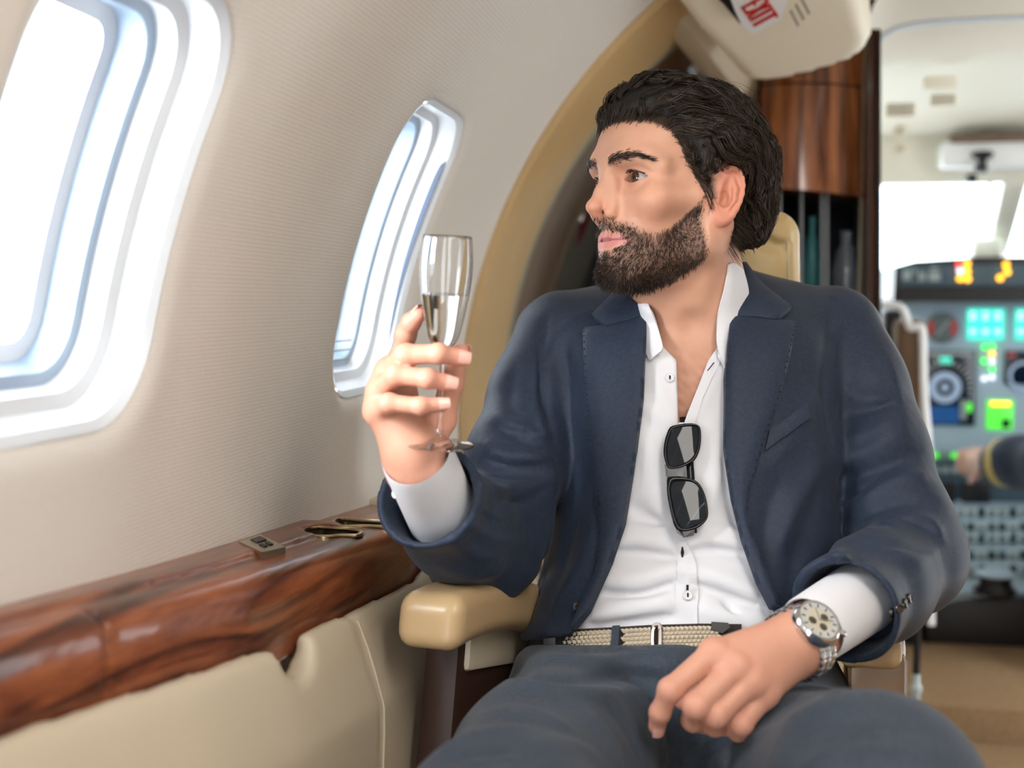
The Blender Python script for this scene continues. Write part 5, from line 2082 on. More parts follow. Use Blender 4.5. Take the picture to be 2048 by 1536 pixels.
# woven belt: rows of short plaited strands on a band
M_beltc = mat('belt_cord', lin(196, 182, 160), 0.8)
M_beltb = mat('belt_core', lin(44, 36, 30), 0.8)
f_wst = lambda p: np.minimum(f_hips(p), f_torso(p) - 0.002)
belt = patch('belt', [(1120, 1262), (1200, 1258), (1300, 1252), (1400, 1249), (1480, 1250), (1480, 1292), (1400, 1294), (1300, 1297), (1200, 1300), (1120, 1302)], f_wst, M_beltb, person, off=0.006, thick=0.004, step=10)
mb = MB()
_bx, _by = [], []
for r_ in range(5):
    for c_ in range(38):
        x_ = 1130 + c_ * 9.0 + (r_ % 2) * 4.5
        if x_ > 1440 or 1230 < x_ < 1246 or 1302 < x_ < 1320:
            continue
        yy = np.interp(x_, [1120, 1200, 1300, 1400, 1480], [1266, 1262, 1256.5, 1253.5, 1254]) + r_ * 8.2
        s_ = 1 if r_ % 2 else -1
        _bx += [x_ - 5.6, x_ + 5.6]
        _by += [yy + 3.2 * s_, yy - 3.2 * s_]
_bp, _ = hit(_bx, _by, f_wst, n=40)
for k_ in range(0, len(_bp), 2):
    p_, n_ = _bp[k_:k_ + 2], -CF
    mb.tube([p_[0] + n_ * 0.0068, (p_[0] + p_[1]) / 2 + n_ * 0.0088, p_[1] + n_ * 0.0068], [0.0010, 0.0024, 0.0010], 6)
mb.build('plaited_strand', M_beltc, belt, True)['kind'] = 'stuff'


def frame_on(name, pts, r, f, off, m, parent, closed=True):
    ln = np.array(pts, float)
    ln = cr_spline(ln, 4, closed)
    p, t = hit(ln[:, 0], ln[:, 1], f, n=50)
    p = p - CF * off
    return MB().tube(p, r, 8, closed=closed, cap=not closed).build(name, m, parent, True)


frame_on('buckle', [(1305, 1249), (1317, 1248), (1319, 1270), (1317, 1293), (1304, 1294), (1302, 1270)], 0.0026, f_wst, 0.010, mat('pale_metal', (0.85, 0.80, 0.77), 0.22, metal=1), belt)
patch('belt_loop', [(1231, 1255), (1244, 1254), (1241, 1300), (1227, 1301)], f_wst, M_suit2, belt, off=0.011, thick=0.003, step=7)
patch('belt_tip', [(1420, 1247), (1452, 1249), (1456, 1258), (1440, 1270), (1420, 1262)], f_wst, M_black, belt, off=0.011, thick=0.003, step=7)
# ------------------------------------------------------------------ side ledge
LY = np.array([0.30, 0.62, 0.75, 0.88, 1.0, 1.2, 1.4, 1.6, 1.86])
LZ = np.array([0.835, 0.812, 0.803, 0.792, 0.782, 0.768, 0.756, 0.742, 0.726])
LX = np.array([-0.500, -0.482, -0.463, -0.437, -0.418, -0.400, -0.386, -0.386, -0.405])
M_ledge = wood_mat('rosewood_gloss', lin(34, 14, 9), lin(112, 58, 34), lin(168, 98, 58), (9, 0.8, 9), 3.0, rough=0.32, coat=0.35)


def zplane_px(pts, z):
    out = []
    for x, y in pts:
        r = CF + CR * ((x - 1024) / FPX) + CU * ((768 - y) / FPX)
        out.append((CAM + r * ((z - CAM[2]) / r[2]))[:2])
    return np.array(out)


WELL_A = zplane_px(cr_spline([(606, 1072), (636, 1061), (676, 1064), (708, 1066), (722, 1075), (712, 1085), (682, 1085), (650, 1089), (616, 1085)], 4, True), 0.756)
WELL_B = zplane_px(cr_spline([(668, 1049), (690, 1041), (730, 1046), (775, 1049), (800, 1053), (800, 1064), (765, 1065), (730, 1063), (690, 1065), (672, 1060)], 4, True), 0.752)


def f_ledge(p):
    Y = p[:, 1]
    zt, xr = np.interp(Y, LY, LZ), np.interp(Y, LY, LX)
    f = smax(p[:, 2] - zt, p[:, 0] - xr + 0.002, 0.036)
    # raised tray along the wall with a rounded forward end
    mid = (xr - 0.520) / 2 - 0.004
    rise = np.maximum(np.maximum(p[:, 0] - mid, -0.56 - p[:, 0]), 0)
    rr = rr2(p[:, 0] + 0.53, Y - 0.60, (mid + 0.53), 0.80, 0.045)
    f = smin(f, smax(rr, p[:, 2] - zt - 0.006, 0.006), 0.004)
    f = np.maximum(f, np.maximum(zt - 0.085 - p[:, 2], -0.545 - p[:, 0]))
    f = np.maximum(f, np.maximum(0.34 - Y, Y - 1.80))
    for w in (WELL_A, WELL_B):
        near = (np.abs(p[:, 0] - w[:, 0].mean()) < 0.12) & (np.abs(Y - w[:, 1].mean()) < 0.2)
        if near.any():
            q = p[near]
            f[near] = smax(f[near], -np.maximum(poly2(q[:, 0], q[:, 1], w), zt[near] - 0.045 - q[:, 2]), 0.002)
    # joint near the camera end
    f = f + 0.003 * np.exp(-((Y - 0.815 - 0.25 * (p[:, 2] - 0.75)) / 0.0035) ** 2) * (p[:, 0] > -0.475)
    return f


_v, _f = net(f_ledge, (-0.56, 0.32, 0.62), (-0.37, 1.83, 0.86), 0.0042)
ledge = thing('side_ledge', 'glossy rosewood ledge running along the wall under the windows', 'ledge', (-0.47, 1.1, 0.64))
mesh_obj('wood_top', _v, _f, M_ledge, ledge, True)
# padded end of the ledge beyond the cup holders
mb = MB()
mb.frame_box((-0.475, 1.725, 0.738), ((1, 0, 0), (0, 1, 0.0), (0, 0, 1)), (0.045, 0.075, 0.008), 0.005)
mb.build('padded_end', M_tanl, ledge, True)


def f_side(p):
    Y = p[:, 1]
    zt, xr = np.interp(Y, LY, LZ) - 0.062 + 0.055 * sstep(1.38, 1.58, Y), np.interp(Y, LY, LX)
    dz = zt - p[:, 2]
    front = xr + 0.015 + np.interp(dz, [0, 0.012, 0.09, 0.8], [0.0, 0.006, 0.030, 0.016])
    f = smax(p[:, 2] - zt, p[:, 0] - front, 0.010)
    nt = np.hypot(Y - 1.045, p[:, 2] - (np.interp(1.045, LY, LZ) - 0.062)) - 0.034
    f = smax(f, -np.maximum(nt, p[:, 0] - 9), 0.006)
    f = smax(f, (xr + 0.0005) - p[:, 0], 0.004)
    f = np.maximum(f, np.maximum(0.60 - Y, Y - 2.15))
    f = np.maximum(f, 0.02 - p[:, 2])
    f = f + 0.0025 * np.exp(-((Y - 1.180) / 0.004) ** 2)
    return f * 0.9


_v, _f = net(f_side, (-0.56, 0.56, 0.0), (-0.34, 2.20, 0.80), 0.0065)
side = thing('wall_console', 'beige leather console side with a finger notch below the ledge', 'console', (-0.42, 1.1, 0.02))
mesh_obj('leather_panel', _v, _f, M_tanl, side, True)
_s = []
for z in np.linspace(0.04, 0.70, 24):
    x = -0.30
    for x in np.linspace(-0.34, -0.45, 90):
        if f_side(np.array([[x, 1.186, z]]))[0] < 0:
            break
    _s.append((x + 0.0005, 1.186, z))
MB().tube(np.array(_s), 0.0015, 6).build('seam_piping', M_tanl, side, True)

# cup holders
M_brushed = mat('brushed_steel_gold', lin(190, 180, 155), 0.28, metal=1, noise=(140, 0.2))
for k_, (w_, z_, l_) in enumerate(((WELL_A, 0.757, 'front curved metal cup holder in the rosewood ledge'), (WELL_B, 0.7535, 'rear curved metal cup holder beside the padded ledge end'))):
    c_ = w_.mean(0)
    cup = thing('cup_holder', l_, 'cup holder', (c_[0], c_[1], z_ - 0.045), 'cup holders in the ledge')
    zz = np.interp(w_[:, 1], LY, LZ)
    rim = np.concatenate([w_, zz[:, None] + 0.001], 1)
    MB().tube(rim, 0.0028, 8, closed=True).build('rim', M_brass, cup, True)
    n_ = len(w_)
    wi = c_ + (w_ - c_) * 0.985
    V = np.concatenate([np.concatenate([wi, zz[:, None]], 1), np.concatenate([wi, zz[:, None] - 0.042], 1)])
    mesh_obj('well_wall', V, [(i, (i + 1) % n_, n_ + (i + 1) % n_, n_ + i) for i in range(n_)], M_brushed, cup, True)
    MB().slab(np.concatenate([wi, zz[:, None] - 0.042], 1), (0, 0, -0.0015)).build('well_floor', M_black, cup)
# control plate
pl = zplane_px([(478, 1092), (521, 1070), (571, 1107), (525, 1124)], 0.772)
_z = 0.7745
plate = thing('control_plate', 'small square brushed switch plate on the rosewood ledge', 'switch plate', (*pl.mean(0), 0.774))
P4 = np.concatenate([pl, (np.interp(pl[:, 1], LY, LZ) + 0.003)[:, None]], 1)
MB().slab(P4 + np.array([0, 0, 0.0045]), (0, 0, -0.014)).build('plate', mat('nickel', lin(196, 184, 160), 0.3, metal=0.9), plate)


def on_plate(u, v, up=0.0052):
    a = P4[0] * (1 - u) * (1 - v) + P4[1] * u * (1 - v) + P4[2] * u * v + P4[3] * (1 - u) * v
    return a + np.array([0, 0, up])


def plate_bit(name, u0, v0, u1, v1, m):
    MB().slab(np.array([on_plate(u0, v0, 0.0062), on_plate(u1, v0, 0.0062), on_plate(u1, v1, 0.0062), on_plate(u0, v1, 0.0062)]), (0, 0, -0.004)).build(name, m, plate)


M_redled = mat('red_legend', lin(120, 40, 26), 0.5)
plate_bit('display_window', 0.36, 0.16, 0.80, 0.44, M_black)
plate_bit('legend', 0.42, 0.20, 0.54, 0.40, M_redled)
plate_bit('legend', 0.62, 0.20, 0.74, 0.40, M_redled)
plate_bit('push_button', 0.30, 0.58, 0.46, 0.78, M_black)
plate_bit('push_button', 0.58, 0.56, 0.74, 0.76, M_black)

# ------------------------------------------------------------------ the man's seat
seat = thing('cabin_seat', 'tan leather cabin seat the man sits in', 'seat', P(1370, 1500, 1.5) * np.array([1, 1, 0]))
SM = np.stack([CR, CF, CU], 1)
_hc = P(1402, 556, 1.635)
HRF = Folds(lambda p: rbox(p, _hc, (0.129, 0.046, 0.088), 0.036, SM), [
    ([(1530, 445), (1552, 470), (1575, 480)], 0.007, 0.013), ([(1520, 470), (1550, 490), (1585, 480)], 0.007, -0.012), ([(1560, 440), (1575, 470), (1580, 520)], 0.006, 0.006),
    ([(1500, 455), (1540, 455), (1570, 440)], 0.006, 0.010), ([(1560, 470), (1570, 540), (1572, 620)], 0.004, -0.004)])
_v, _f = net(lambda p: rbox(p, _hc, (0.129, 0.046, 0.088), 0.036, SM) - HRF(p) + 0.003 * noise3(p, 60, 4), _hc - 0.17, _hc + 0.17, 0.004)
hr = mesh_obj('headrest', _v, _f, M_seat, seat, True)
_p, _t = hit([1573, 1576, 1576, 1574], [470, 520, 580, 640], lambda p: rbox(p, _hc, (0.129, 0.046, 0.088), 0.036, SM))
MB().tube(cr_spline(_p, 5), 0.0016, 6).build('headrest_seam', M_tanl, hr, True)
_bc = P(1385, 1010, 1.70)
_v, _f = net(lambda p: rbox(p, _bc, (0.205, 0.05, 0.255), 0.045, SM), _bc - 0.36, _bc + 0.36, 0.009)
mesh_obj('backrest', _v, _f, M_seat, seat, True)
_cc = P(1375, 1530, 1.50)
_v, _f = net(lambda p: rbox(p, _cc, (0.245, 0.24, 0.06), 0.04, SM), _cc - 0.40, _cc + 0.40, 0.009)
mesh_obj('seat_cushion', _v, _f, M_seat, seat, True)
MB().frame_box((_cc[0], _cc[1] + 0.05, 0.20), ((1, 0, 0), (0, 1, 0), (0, 0, 1)), (0.16, 0.16, 0.20), 0.02).build('seat_base', M_dkbrown, seat, True)


def arm_frame(a, b):
    ax = b - a
    L = np.linalg.norm(ax)
    ax = ax / L
    up = np.array([0, 0, 1.0]) - ax * ax[2]
    up /= np.linalg.norm(up)
    return np.stack([ax, np.cross(up, ax), up], 1), L


_a, _b = P(852, 1236, 1.235), P(1045, 1222, 1.47)
AM, AL = arm_frame(_a, _b)
_ac = (_a + _b) / 2


def f_armr(p):
    q = (p - _ac) @ AM
    bend = 0.012 * np.clip(1 - ((q[:, 0] - 0.02) / 0.12) ** 2, -1, 1)
    w = p.copy()
    f = rbox(np.stack([q[:, 0], q[:, 1], q[:, 2] - bend], 1), (0, 0, 0), (AL / 2, 0.036, 0.028), 0.018)
    # hollow under the pad toward the back
    f = smax(f, -ell(np.stack([q[:, 0], q[:, 1], q[:, 2]], 1), (0.085, 0.034, -0.024), (0.11, 0.018, 0.026)), 0.004)
    return f


_v, _f = net(f_armr, np.minimum(_a, _b) - 0.07, np.maximum(_a, _b) + 0.07, 0.0035)
ar = mesh_obj('armrest', _v, _f, M_arm, seat, True)
_ip = _ac + AM @ np.array([0.06, 0.012, -0.034])
MB().frame_box(_ip, (AM[:, 0], AM[:, 1], AM[:, 2]), (0.085, 0.018, 0.026), 0.008).build('armrest_panel', M_tanl, ar, True)
_a, _b = P(1742, 1302, 1.30), P(1725, 1275, 1.55)
AM2, AL2 = arm_frame(_a, _b)
_v, _f = net(lambda p: rbox(p, (_a + _b) / 2, (AL2 / 2, 0.032, 0.019), 0.012, AM2), np.minimum(_a, _b) - 0.07, np.maximum(_a, _b) + 0.07, 0.0035)
mesh_obj('armrest', _v, _f, M_arm, seat, True)
MB().frame_box(P(1745, 1420, 1.42), (AM2[:, 0], AM2[:, 1], AM2[:, 2]), (0.13, 0.030, 0.075), 0.012).build('seat_side', M_brown, seat, True)
MB().frame_box(P(990, 1400, 1.46), (AM[:, 0], AM[:, 1], AM[:, 2]), (0.16, 0.022, 0.13), 0.012).build('seat_side', M_dkbrown, seat, True)  # added dark panel painting the shade beneath this armrest
MB().tube(PP([(1803, 1262, 1.315), (1806, 1300, 1.312), (1804, 1350, 1.312), (1803, 1420, 1.312)]), 0.0026, 8).build('seat_piping', M_white, seat, True)

# ------------------------------------------------------------------ champagne flute
GB, GT = P(878, 891, 1.176), P(895, 472, 1.148)
GAX = (GT - GB) / np.linalg.norm(GT - GB)
M_glass = mat('clear_glass', (1, 1, 1), 0.0, trans=1.0, ior=1.45)
M_wine = mat('champagne', (1.0, 0.995, 0.97), 0.0, trans=1.0, ior=1.34)
flute = thing('champagne_flute', 'half-full champagne flute held up in his hand', 'glass', GB)
OUT = [(0.0037, 0.0895), (0.0070, 0.0920), (0.0105, 0.0955), (0.0145, 0.1036), (0.0178, 0.1176), (0.0212, 0.136), (0.0236, 0.1548), (0.0243, 0.1687), (0.0238, 0.182), (0.0224, 0.1957)]
OUTs = cr_spline(np.array(OUT), 4)
INs = OUTs.copy()
INs[:, 0] -= 0.0011
INs = INs[INs[:, 1] > 0.0945]
prof = [(r, h) for r, h in OUTs] + [(OUTs[-1, 0] - 0.0006, OUTs[-1, 1] + 0.0006)] + [(r, h) for r, h in INs[::-1]] + [(0.0, INs[0, 1] - 0.001)]
stem_top = [(0.0, 0.0885), (0.0037, 0.0895)]
foot = [(0.0, 0.0), (0.0320, 0.0), (0.0328, 0.0008), (0.0320, 0.0018), (0.020, 0.0036), (0.010, 0.0058), (0.0055, 0.0095), (0.0034, 0.016), (0.0026, 0.026), (0.0024, 0.045), (0.0026, 0.070), (0.0031, 0.084)]
gl = MB().lathe(GB, GAX, foot + prof, 48).build('glass_body', M_glass, flute, True)
INw = INs[INs[:, 1] < 0.1425]
lev = 0.1425
rl = np.interp(lev, INs[:, 1], INs[:, 0])
MB().lathe(GB, GAX, [(0, INs[0, 1] - 0.0006)] + [(r + 0.0002, h) for r, h in INw] + [(rl + 0.0002, lev), (0, lev)], 48).build('wine', M_wine, flute, True)

# ------------------------------------------------------------------ wrist watch
M_steel = mat('polished_steel', (0.72, 0.73, 0.75), 0.14, metal=1)
_wc = P(1601, 1281, 1.172)
_hd = PP(LH['mcp']).mean(0)
_wa = P(1690, 1222, 1.225) - _hd
_wa /= np.linalg.norm(_wa)
_wn = -CF * 0.80 + CU * 0.58 + CR * 0.12
_wn -= _wa * (_wn @ _wa)
_wn /= np.linalg.norm(_wn)
_ws = np.cross(_wa, _wn)
_cc2 = _wc + _wn * 0.0265
watch = thing('wrist_watch', 'steel chronograph watch with cream dial on his left wrist', 'watch', _cc2)
MB().lathe(_cc2, _wn, [(0, -0.003), (0.0195, -0.003), (0.0205, 0.0), (0.0205, 0.004), (0.0195, 0.0065), (0.0178, 0.0085), (0.0168, 0.0085), (0.0165, 0.0068), (0, 0.0068)], 40).build('case', M_steel, watch, True)
dial = MB().lathe(_cc2, _wn, [(0, 0.0070), (0.0163, 0.0070), (0.0163, 0.0073), (0, 0.0073)], 36).build('dial', mat('cream_dial', lin(226, 214, 186), 0.4), watch, True)
MB().lathe(_cc2, _wn, [(0.0112, 0.0073), (0.0112, 0.0075), (0.0160, 0.0075), (0.0160, 0.0073)], 36).build('chapter_ring', mat('silver_ring', lin(214, 212, 206), 0.35), dial, True)
_t12 = -_ws * 1.0 + _wa * 0.25
if _t12 @ CU < 0:
    _t12 = -_t12
_t12 /= np.linalg.norm(_t12)
_t3 = np.cross(_t12, _wn)
for u_, v_ in ((-0.0062, 0.001), (0.0062, 0.001), (0.0, -0.0065)):
    MB().lathe(_cc2 + _t3 * u_ + _t12 * v_, _wn, [(0, 0.0075), (0.0032, 0.0075), (0.0034, 0.0078), (0.0030, 0.0080), (0, 0.0079)], 18).build('sub_dial', mat('brown_subdial', lin(66, 50, 40), 0.4), dial, True)
mb = MB()
mb.tube([_cc2 + _wn * 0.0084, _cc2 + _wn * 0.0084 + _t12 * 0.011 + _t3 * 0.003], [0.0005, 0.0003], 5)
mb.build('hour_hand', M_steel, dial)
MB().tube([_cc2 + _wn * 0.0086, _cc2 + _wn * 0.0086 - _t12 * 0.004 + _t3 * 0.012], [0.0005, 0.0003], 5).build('minute_hand', M_steel, dial)
for k_ in range(12):
    a_ = k_ * math.pi / 6
    d_ = _t12 * math.cos(a_) + _t3 * math.sin(a_)
    MB().frame_box(_cc2 + d_ * 0.0136 + _wn * 0.0078, (d_, np.cross(_wn, d_), _wn), (0.0015, 0.0004, 0.0003)).build('hour_marker', M_black, dial)
MB().lathe(_cc2, _wn, [(0, 0.0088), (0.0160, 0.0086), (0.0160, 0.0090), (0, 0.0096)], 32).build('crystal', glass_mat('watch_crystal', (0.98, 0.99, 1.0), 0.02, 0.10), watch, True)
for a_ in (-0.62, 0.0, 0.62):
    d_ = _t3 * math.cos(a_) + _t12 * math.sin(a_)
    MB().lathe(_cc2 + d_ * 0.0203 + _wn * 0.003, d_, [(0, 0), (0.0026, 0), (0.0028, 0.0012), (0.0028, 0.0042), (0.002, 0.005), (0, 0.005)], 12).build('crown' if a_ == 0 else 'pusher', M_steel, watch, True)
NL = 26
brac = bpy.data.objects.new('bracelet', None)
COL.objects.link(brac)
brac.parent = watch
brac.matrix_parent_inverse = watch.matrix_world.inverted()
brac.matrix_world = Matrix.Translation(Vector(tuple(_wc)))
for k_ in range(NL):
    a_ = 2 * math.pi * (k_ + 0.5) / NL
    if abs(((a_ + math.pi) % (2 * math.pi)) - math.pi) < 0.55:
        continue
    rd = _wn * math.cos(a_) + _ws * math.sin(a_)
    tg = -_wn * math.sin(a_) + _ws * math.cos(a_)
    c_ = _wc + _wn * (0.0265 * math.cos(a_)) + _ws * (0.0285 * math.sin(a_))
    mb = MB()
    for j_ in (-1, 0, 1):
        mb.frame_box(c_ + _wa * j_ * 0.0068 + tg * (0.0018 if j_ == 0 else 0), (tg, _wa, rd), (0.0034, 0.0031, 0.0019), 0.0012)
    mb.build('link', M_steel, brac, True)

watch.scale = (1.17, 1.17, 1.17)

# ------------------------------------------------------------------ sunglasses hanging in the open shirt
sung = thing('sunglasses', 'black framed sunglasses hanging from his open shirt', 'sunglasses', P(1368, 960, 1.34))
M_frame = mat('black_acetate', (0.006, 0.006, 0.008), 0.10, spec=0.22)
M_lens = mat('dark_lens', (0.012, 0.016, 0.020), 0.03, spec=0.28)


def sd(y):
    return np.interp(y, [845, 1075], [1.356, 1.312])


def c5(x, y):
    return (1300 + x / 5.12, 800 + y / 5.12)


def flat_ring(name, outer, inner, th, m, parent, n=12):
    """frame front: closed band between two outlines with rounded thickness"""
    o = cr_spline([c5(*q) for q in outer], n, True)
    i = cr_spline([c5(*q) for q in inner], n, True)
    def arc(c, k):
        seg = np.linalg.norm(np.roll(c, -1, 0) - c, axis=1)
        s = np.concatenate([[0], np.cumsum(seg)])
        cc = np.concatenate([c, c[:1]])
        t = np.linspace(0, s[-1], k, endpoint=False)
        return np.stack([np.interp(t, s, cc[:, 0]), np.interp(t, s, cc[:, 1])], 1)
    K = 72
    o = arc(o, K)
    i = arc(i, K)
    # align starting points by angle
    def roll(c):
        m_ = c.mean(0)
        a = np.arctan2(c[:, 1] - m_[1], c[:, 0] - m_[0])
        return np.roll(c, -int(np.argmin(np.abs(a + 3.0))), 0)
    o, i = roll(o), roll(i)
    def orient(c):
        ar = np.sum(c[:, 0] * np.roll(c[:, 1], -1) - c[:, 1] * np.roll(c[:, 0], -1))
        return c if ar > 0 else roll(c[::-1])
    o, i = orient(o), orient(i)
    rows = []
    for t, dd in ((0.0, 0.5), (0.08, 0.0), (0.5, -0.12), (0.92, 0.0), (1.0, 0.5), (0.92, 1.0), (0.08, 1.0)):
        c = o * (1 - t) + i * t
        rows.append(np.array([P(x, y, sd(y) + th * dd) for x, y in c]))
    R = len(rows)
    V = np.concatenate(rows)
    F = [(a * K + j, a * K + (j + 1) % K, ((a + 1) % R) * K + (j + 1) % K, ((a + 1) % R) * K + j) for a in range(R) for j in range(K)]
    ob = mesh_obj(name, V, F, m, parent, True)
    bm = bmesh.new()
    bm.from_mesh(ob.data)
    bmesh.ops.recalc_face_normals(bm, faces=bm.faces)
    bm.to_mesh(ob.data)
    bm.free()
    return ob


UI = [(178, 480), (200, 390), (240, 300), (340, 272), (470, 265), (494, 300), (492, 400), (462, 540), (380, 630), (230, 680), (185, 620)]
UO = [(138, 540), (150, 420), (190, 300), (240, 262), (400, 238), (490, 255), (522, 320), (515, 480), (470, 600), (390, 662), (290, 700), (190, 702), (158, 640)]
LI = [(213, 930), (225, 870), (260, 832), (400, 830), (470, 860), (530, 950), (566, 1080), (565, 1190), (520, 1250), (400, 1308), (320, 1298), (268, 1200), (230, 1050)]
LO = [(172, 900), (175, 800), (200, 782), (300, 780), (420, 805), (500, 850), (560, 960), (592, 1100), (588, 1210), (520, 1290), (440, 1330), (330, 1345), (262, 1310), (225, 1210), (182, 1010)]
flat_ring('lens_rim', UO, UI, 0.0045, M_frame, sung)
flat_ring('lens_rim', LO, LI, 0.0045, M_frame, sung)
for poly in (UI, LI):
    v2, fc = tri_poly(cr_spline([c5(*q) for q in poly], 4, True), 6)
    c_ = v2.mean(0)
    bul = 0.0022 * (1 - ((v2 - c_) ** 2).sum(1) / (((v2 - c_) ** 2).sum(1).max()))
    V = np.array([P(x, y, sd(y) + 0.0018 - b) for (x, y), b in zip(v2, bul)])
    solid_sheet('lens', V, fc, np.tile(-CF, (len(V), 1)), 0.0012, M_lens, sung)
mb = MB()
mb.slab(np.array([P(*c5(x, y), sd(800 + y / 5.12) + 0.0002) for x, y in ((155, 660), (215, 690), (290, 690), (272, 735), (278, 775), (310, 795), (200, 800), (168, 790), (162, 720))]), CF * 0.0045)
mb.build('bridge', M_frame, sung)
mb = MB()
mb.slab(np.array([P(*c5(x, y), sd(800 + y / 5.12) + 0.0008) for x, y in ((262, 1300), (330, 1335), (440, 1320), (462, 1310), (448, 1385), (350, 1412), (285, 1368))]), CF * 0.006)
mb.build('end_piece', M_frame, sung)
mb = MB()
mb.slab(np.array([P(*c5(x, y), sd(800 + y / 5.12) + 0.0008) for x, y in ((185, 310), (240, 262), (330, 246), (330, 270), (240, 300), (205, 350))]), CF * 0.006)
mb.build('end_piece', M_frame, sung)
_tp = PP([(1386, 1066, 1.320), (1386, 1030, 1.327), (1382, 960, 1.342), (1377, 900, 1.356), (1370, 862, 1.366), (1366, 835, 1.376)])
MB().tube(cr_spline(_tp, 4), 0.0042, 10, flat=0.35, nrm=CF).build('temple', M_frame, sung, True)
# ------------------------------------------------------------------ cockpit beyond the doorway
AX3 = (np.array([1.0, 0, 0]), np.array([0, 1.0, 0]), np.array([0, 0, 1.0]))


def PY(px, py, Y):
    """point on the cross plane at station Y seen at that frame position, and its distance"""
    r = CF + CR * ((px - 1024) / FPX) + CU * ((768 - py) / FPX)
    t = Y / r[1]
    return CAM + r * t, t


def stn(d):
    return P(1900, 700, d)[1]


def pb(name, x0, y0, x1, y1, d, depth, m, parent, bev=0.0, smooth=True):
    """box facing the cabin that spans the given frame rectangle, at the station of distance d"""
    a, _ = PY(x0, y0, stn(d))
    b, _ = PY(x1, y1, stn(d))
    c = (a + b) / 2
    return MB().frame_box(c + np.array([0, depth / 2, 0]), AX3, (abs(b[0] - a[0]) / 2, depth / 2, abs(a[2] - b[2]) / 2), bev).build(name, m, parent, smooth and bev > 0)


def pdisc(name, x, y, r, d, depth, m, parent, seg=20, hole=0.0):
    c, t = PY(x, y, stn(d))
    R = r * t / FPX
    pr = [(hole * R, -depth), (R * 0.92, -depth), (R, -depth * 0.7), (R, 0)] if hole else [(0, -depth), (R * 0.92, -depth), (R, -depth * 0.7), (R, 0), (0, 0)]
    if hole:
        pr += [(hole * R, 0), (hole * R, -depth)]
    return MB().lathe(c, (0, 1, 0), pr, seg).build(name, m, parent, True)


M_pan = mat('panel_grey_blue', lin(170, 194, 214), 0.55)
M_pan2 = mat('panel_dark', lin(70, 92, 106), 0.55)
M_scr = mat('screen_dark', (0.004, 0.012, 0.03), 0.15)
M_navy = mat('screen_blue', (0.01, 0.05, 0.16), 0.2, emit=(0.01, 0.08, 0.25), estr=0.5)
M_cyan = mat('screen_cyan', (0.02, 0.3, 0.25), 0.3, emit=(0.05, 0.85, 0.62), estr=1.0)
M_cyan2 = mat('screen_cyan_light', (0.3, 0.6, 0.5), 0.3, emit=(0.5, 1.0, 0.85), estr=1.2)
M_grn = mat('lamp_green', (0.02, 0.4, 0.05), 0.3, emit=(0.03, 1.0, 0.08), estr=2.2)
M_grn2 = mat('screen_green', (0.02, 0.3, 0.04), 0.3, emit=(0.10, 0.75, 0.05), estr=1.1)
M_amb = mat('lamp_amber', (0.6, 0.3, 0.02), 0.3, emit=(1.0, 0.42, 0.015), estr=3.4)
M_rlm = mat('lamp_red', (0.6, 0.03, 0.03), 0.3, emit=(1.0, 0.05, 0.04), estr=3.0)
M_wlm = mat('lamp_white', (0.7, 0.7, 0.75), 0.3, emit=(0.85, 0.85, 1.0), estr=1.6)
M_dim = mat('dim_legend', (0.35, 0.40, 0.42), 0.4)
M_redm = mat('red_mark', lin(200, 60, 60), 0.4)
M_gface = mat('gauge_face', lin(96, 108, 112), 0.4)
M_cream2 = mat('cockpit_cream', lin(236, 232, 218), 0.6)
M_beige2 = mat('beige_vent', lin(232, 225, 205), 0.7)

M_beige3 = mat('beige_slat', lin(200, 192, 172), 0.7)

# liner: arched shell from the doorway to the windscreen
ST = [(2.64, 0.86, 0.64, 1.15, 1.665), (2.72, 0.86, 0.64, 1.15, 1.660), (2.73, 0.86, 0.63, 1.14, 1.60), (3.2, 0.86, 0.64, 1.13, 1.59), (3.7, 0.86, 0.65, 1.12, 1.56), (4.05, 0.86, 0.66, 1.12, 1.525)]
na = 81
V = []
for Y, xc, hw, zs, zc in ST:
    for k in range(na):
        a = math.pi * k / (na - 1)
        ca, sa = math.cos(a), math.sin(a)
        V.append((xc - hw * np.sign(ca) * abs(ca) ** 0.16, Y, zs + (zc - zs) * sa ** 0.16))
F = [(i * na + j, i * na + j + 1, (i + 1) * na + j + 1, (i + 1) * na + j) for i in range(len(ST) - 1) for j in range(na - 1)]
liner = struct(mesh_obj('ceiling_cockpit', np.array(V), F, M_cream2, None, True), 'cream arched cockpit lining beyond the doorway')
# trim line along the arch
ap = []
for k in range(na):
    a = math.pi * k / (na - 1)
    ap.append((0.86 - 0.625 * np.sign(math.cos(a)) * abs(math.cos(a)) ** 0.16, 2.735, 1.14 + 0.457 * math.sin(a) ** 0.16))
MB().tube(np.array(ap), 0.007, 6).build('arch_bead', M_whitegrey, liner, True)
for s_, nm_ in ((-1, 'wall_cockpit_left'), (1, 'wall_cockpit_right')):
    V = [(xc + s_ * hw, Y, z) for Y, xc, hw, zs, zc in ST for z in (0.1, zs)]
    F = [(2 * i, 2 * i + 1, 2 * i + 3, 2 * i + 2) for i in range(len(ST) - 1)]
    struct(mesh_obj(nm_, np.array(V), F, M_cream2, None, False), 'cream cockpit side wall')
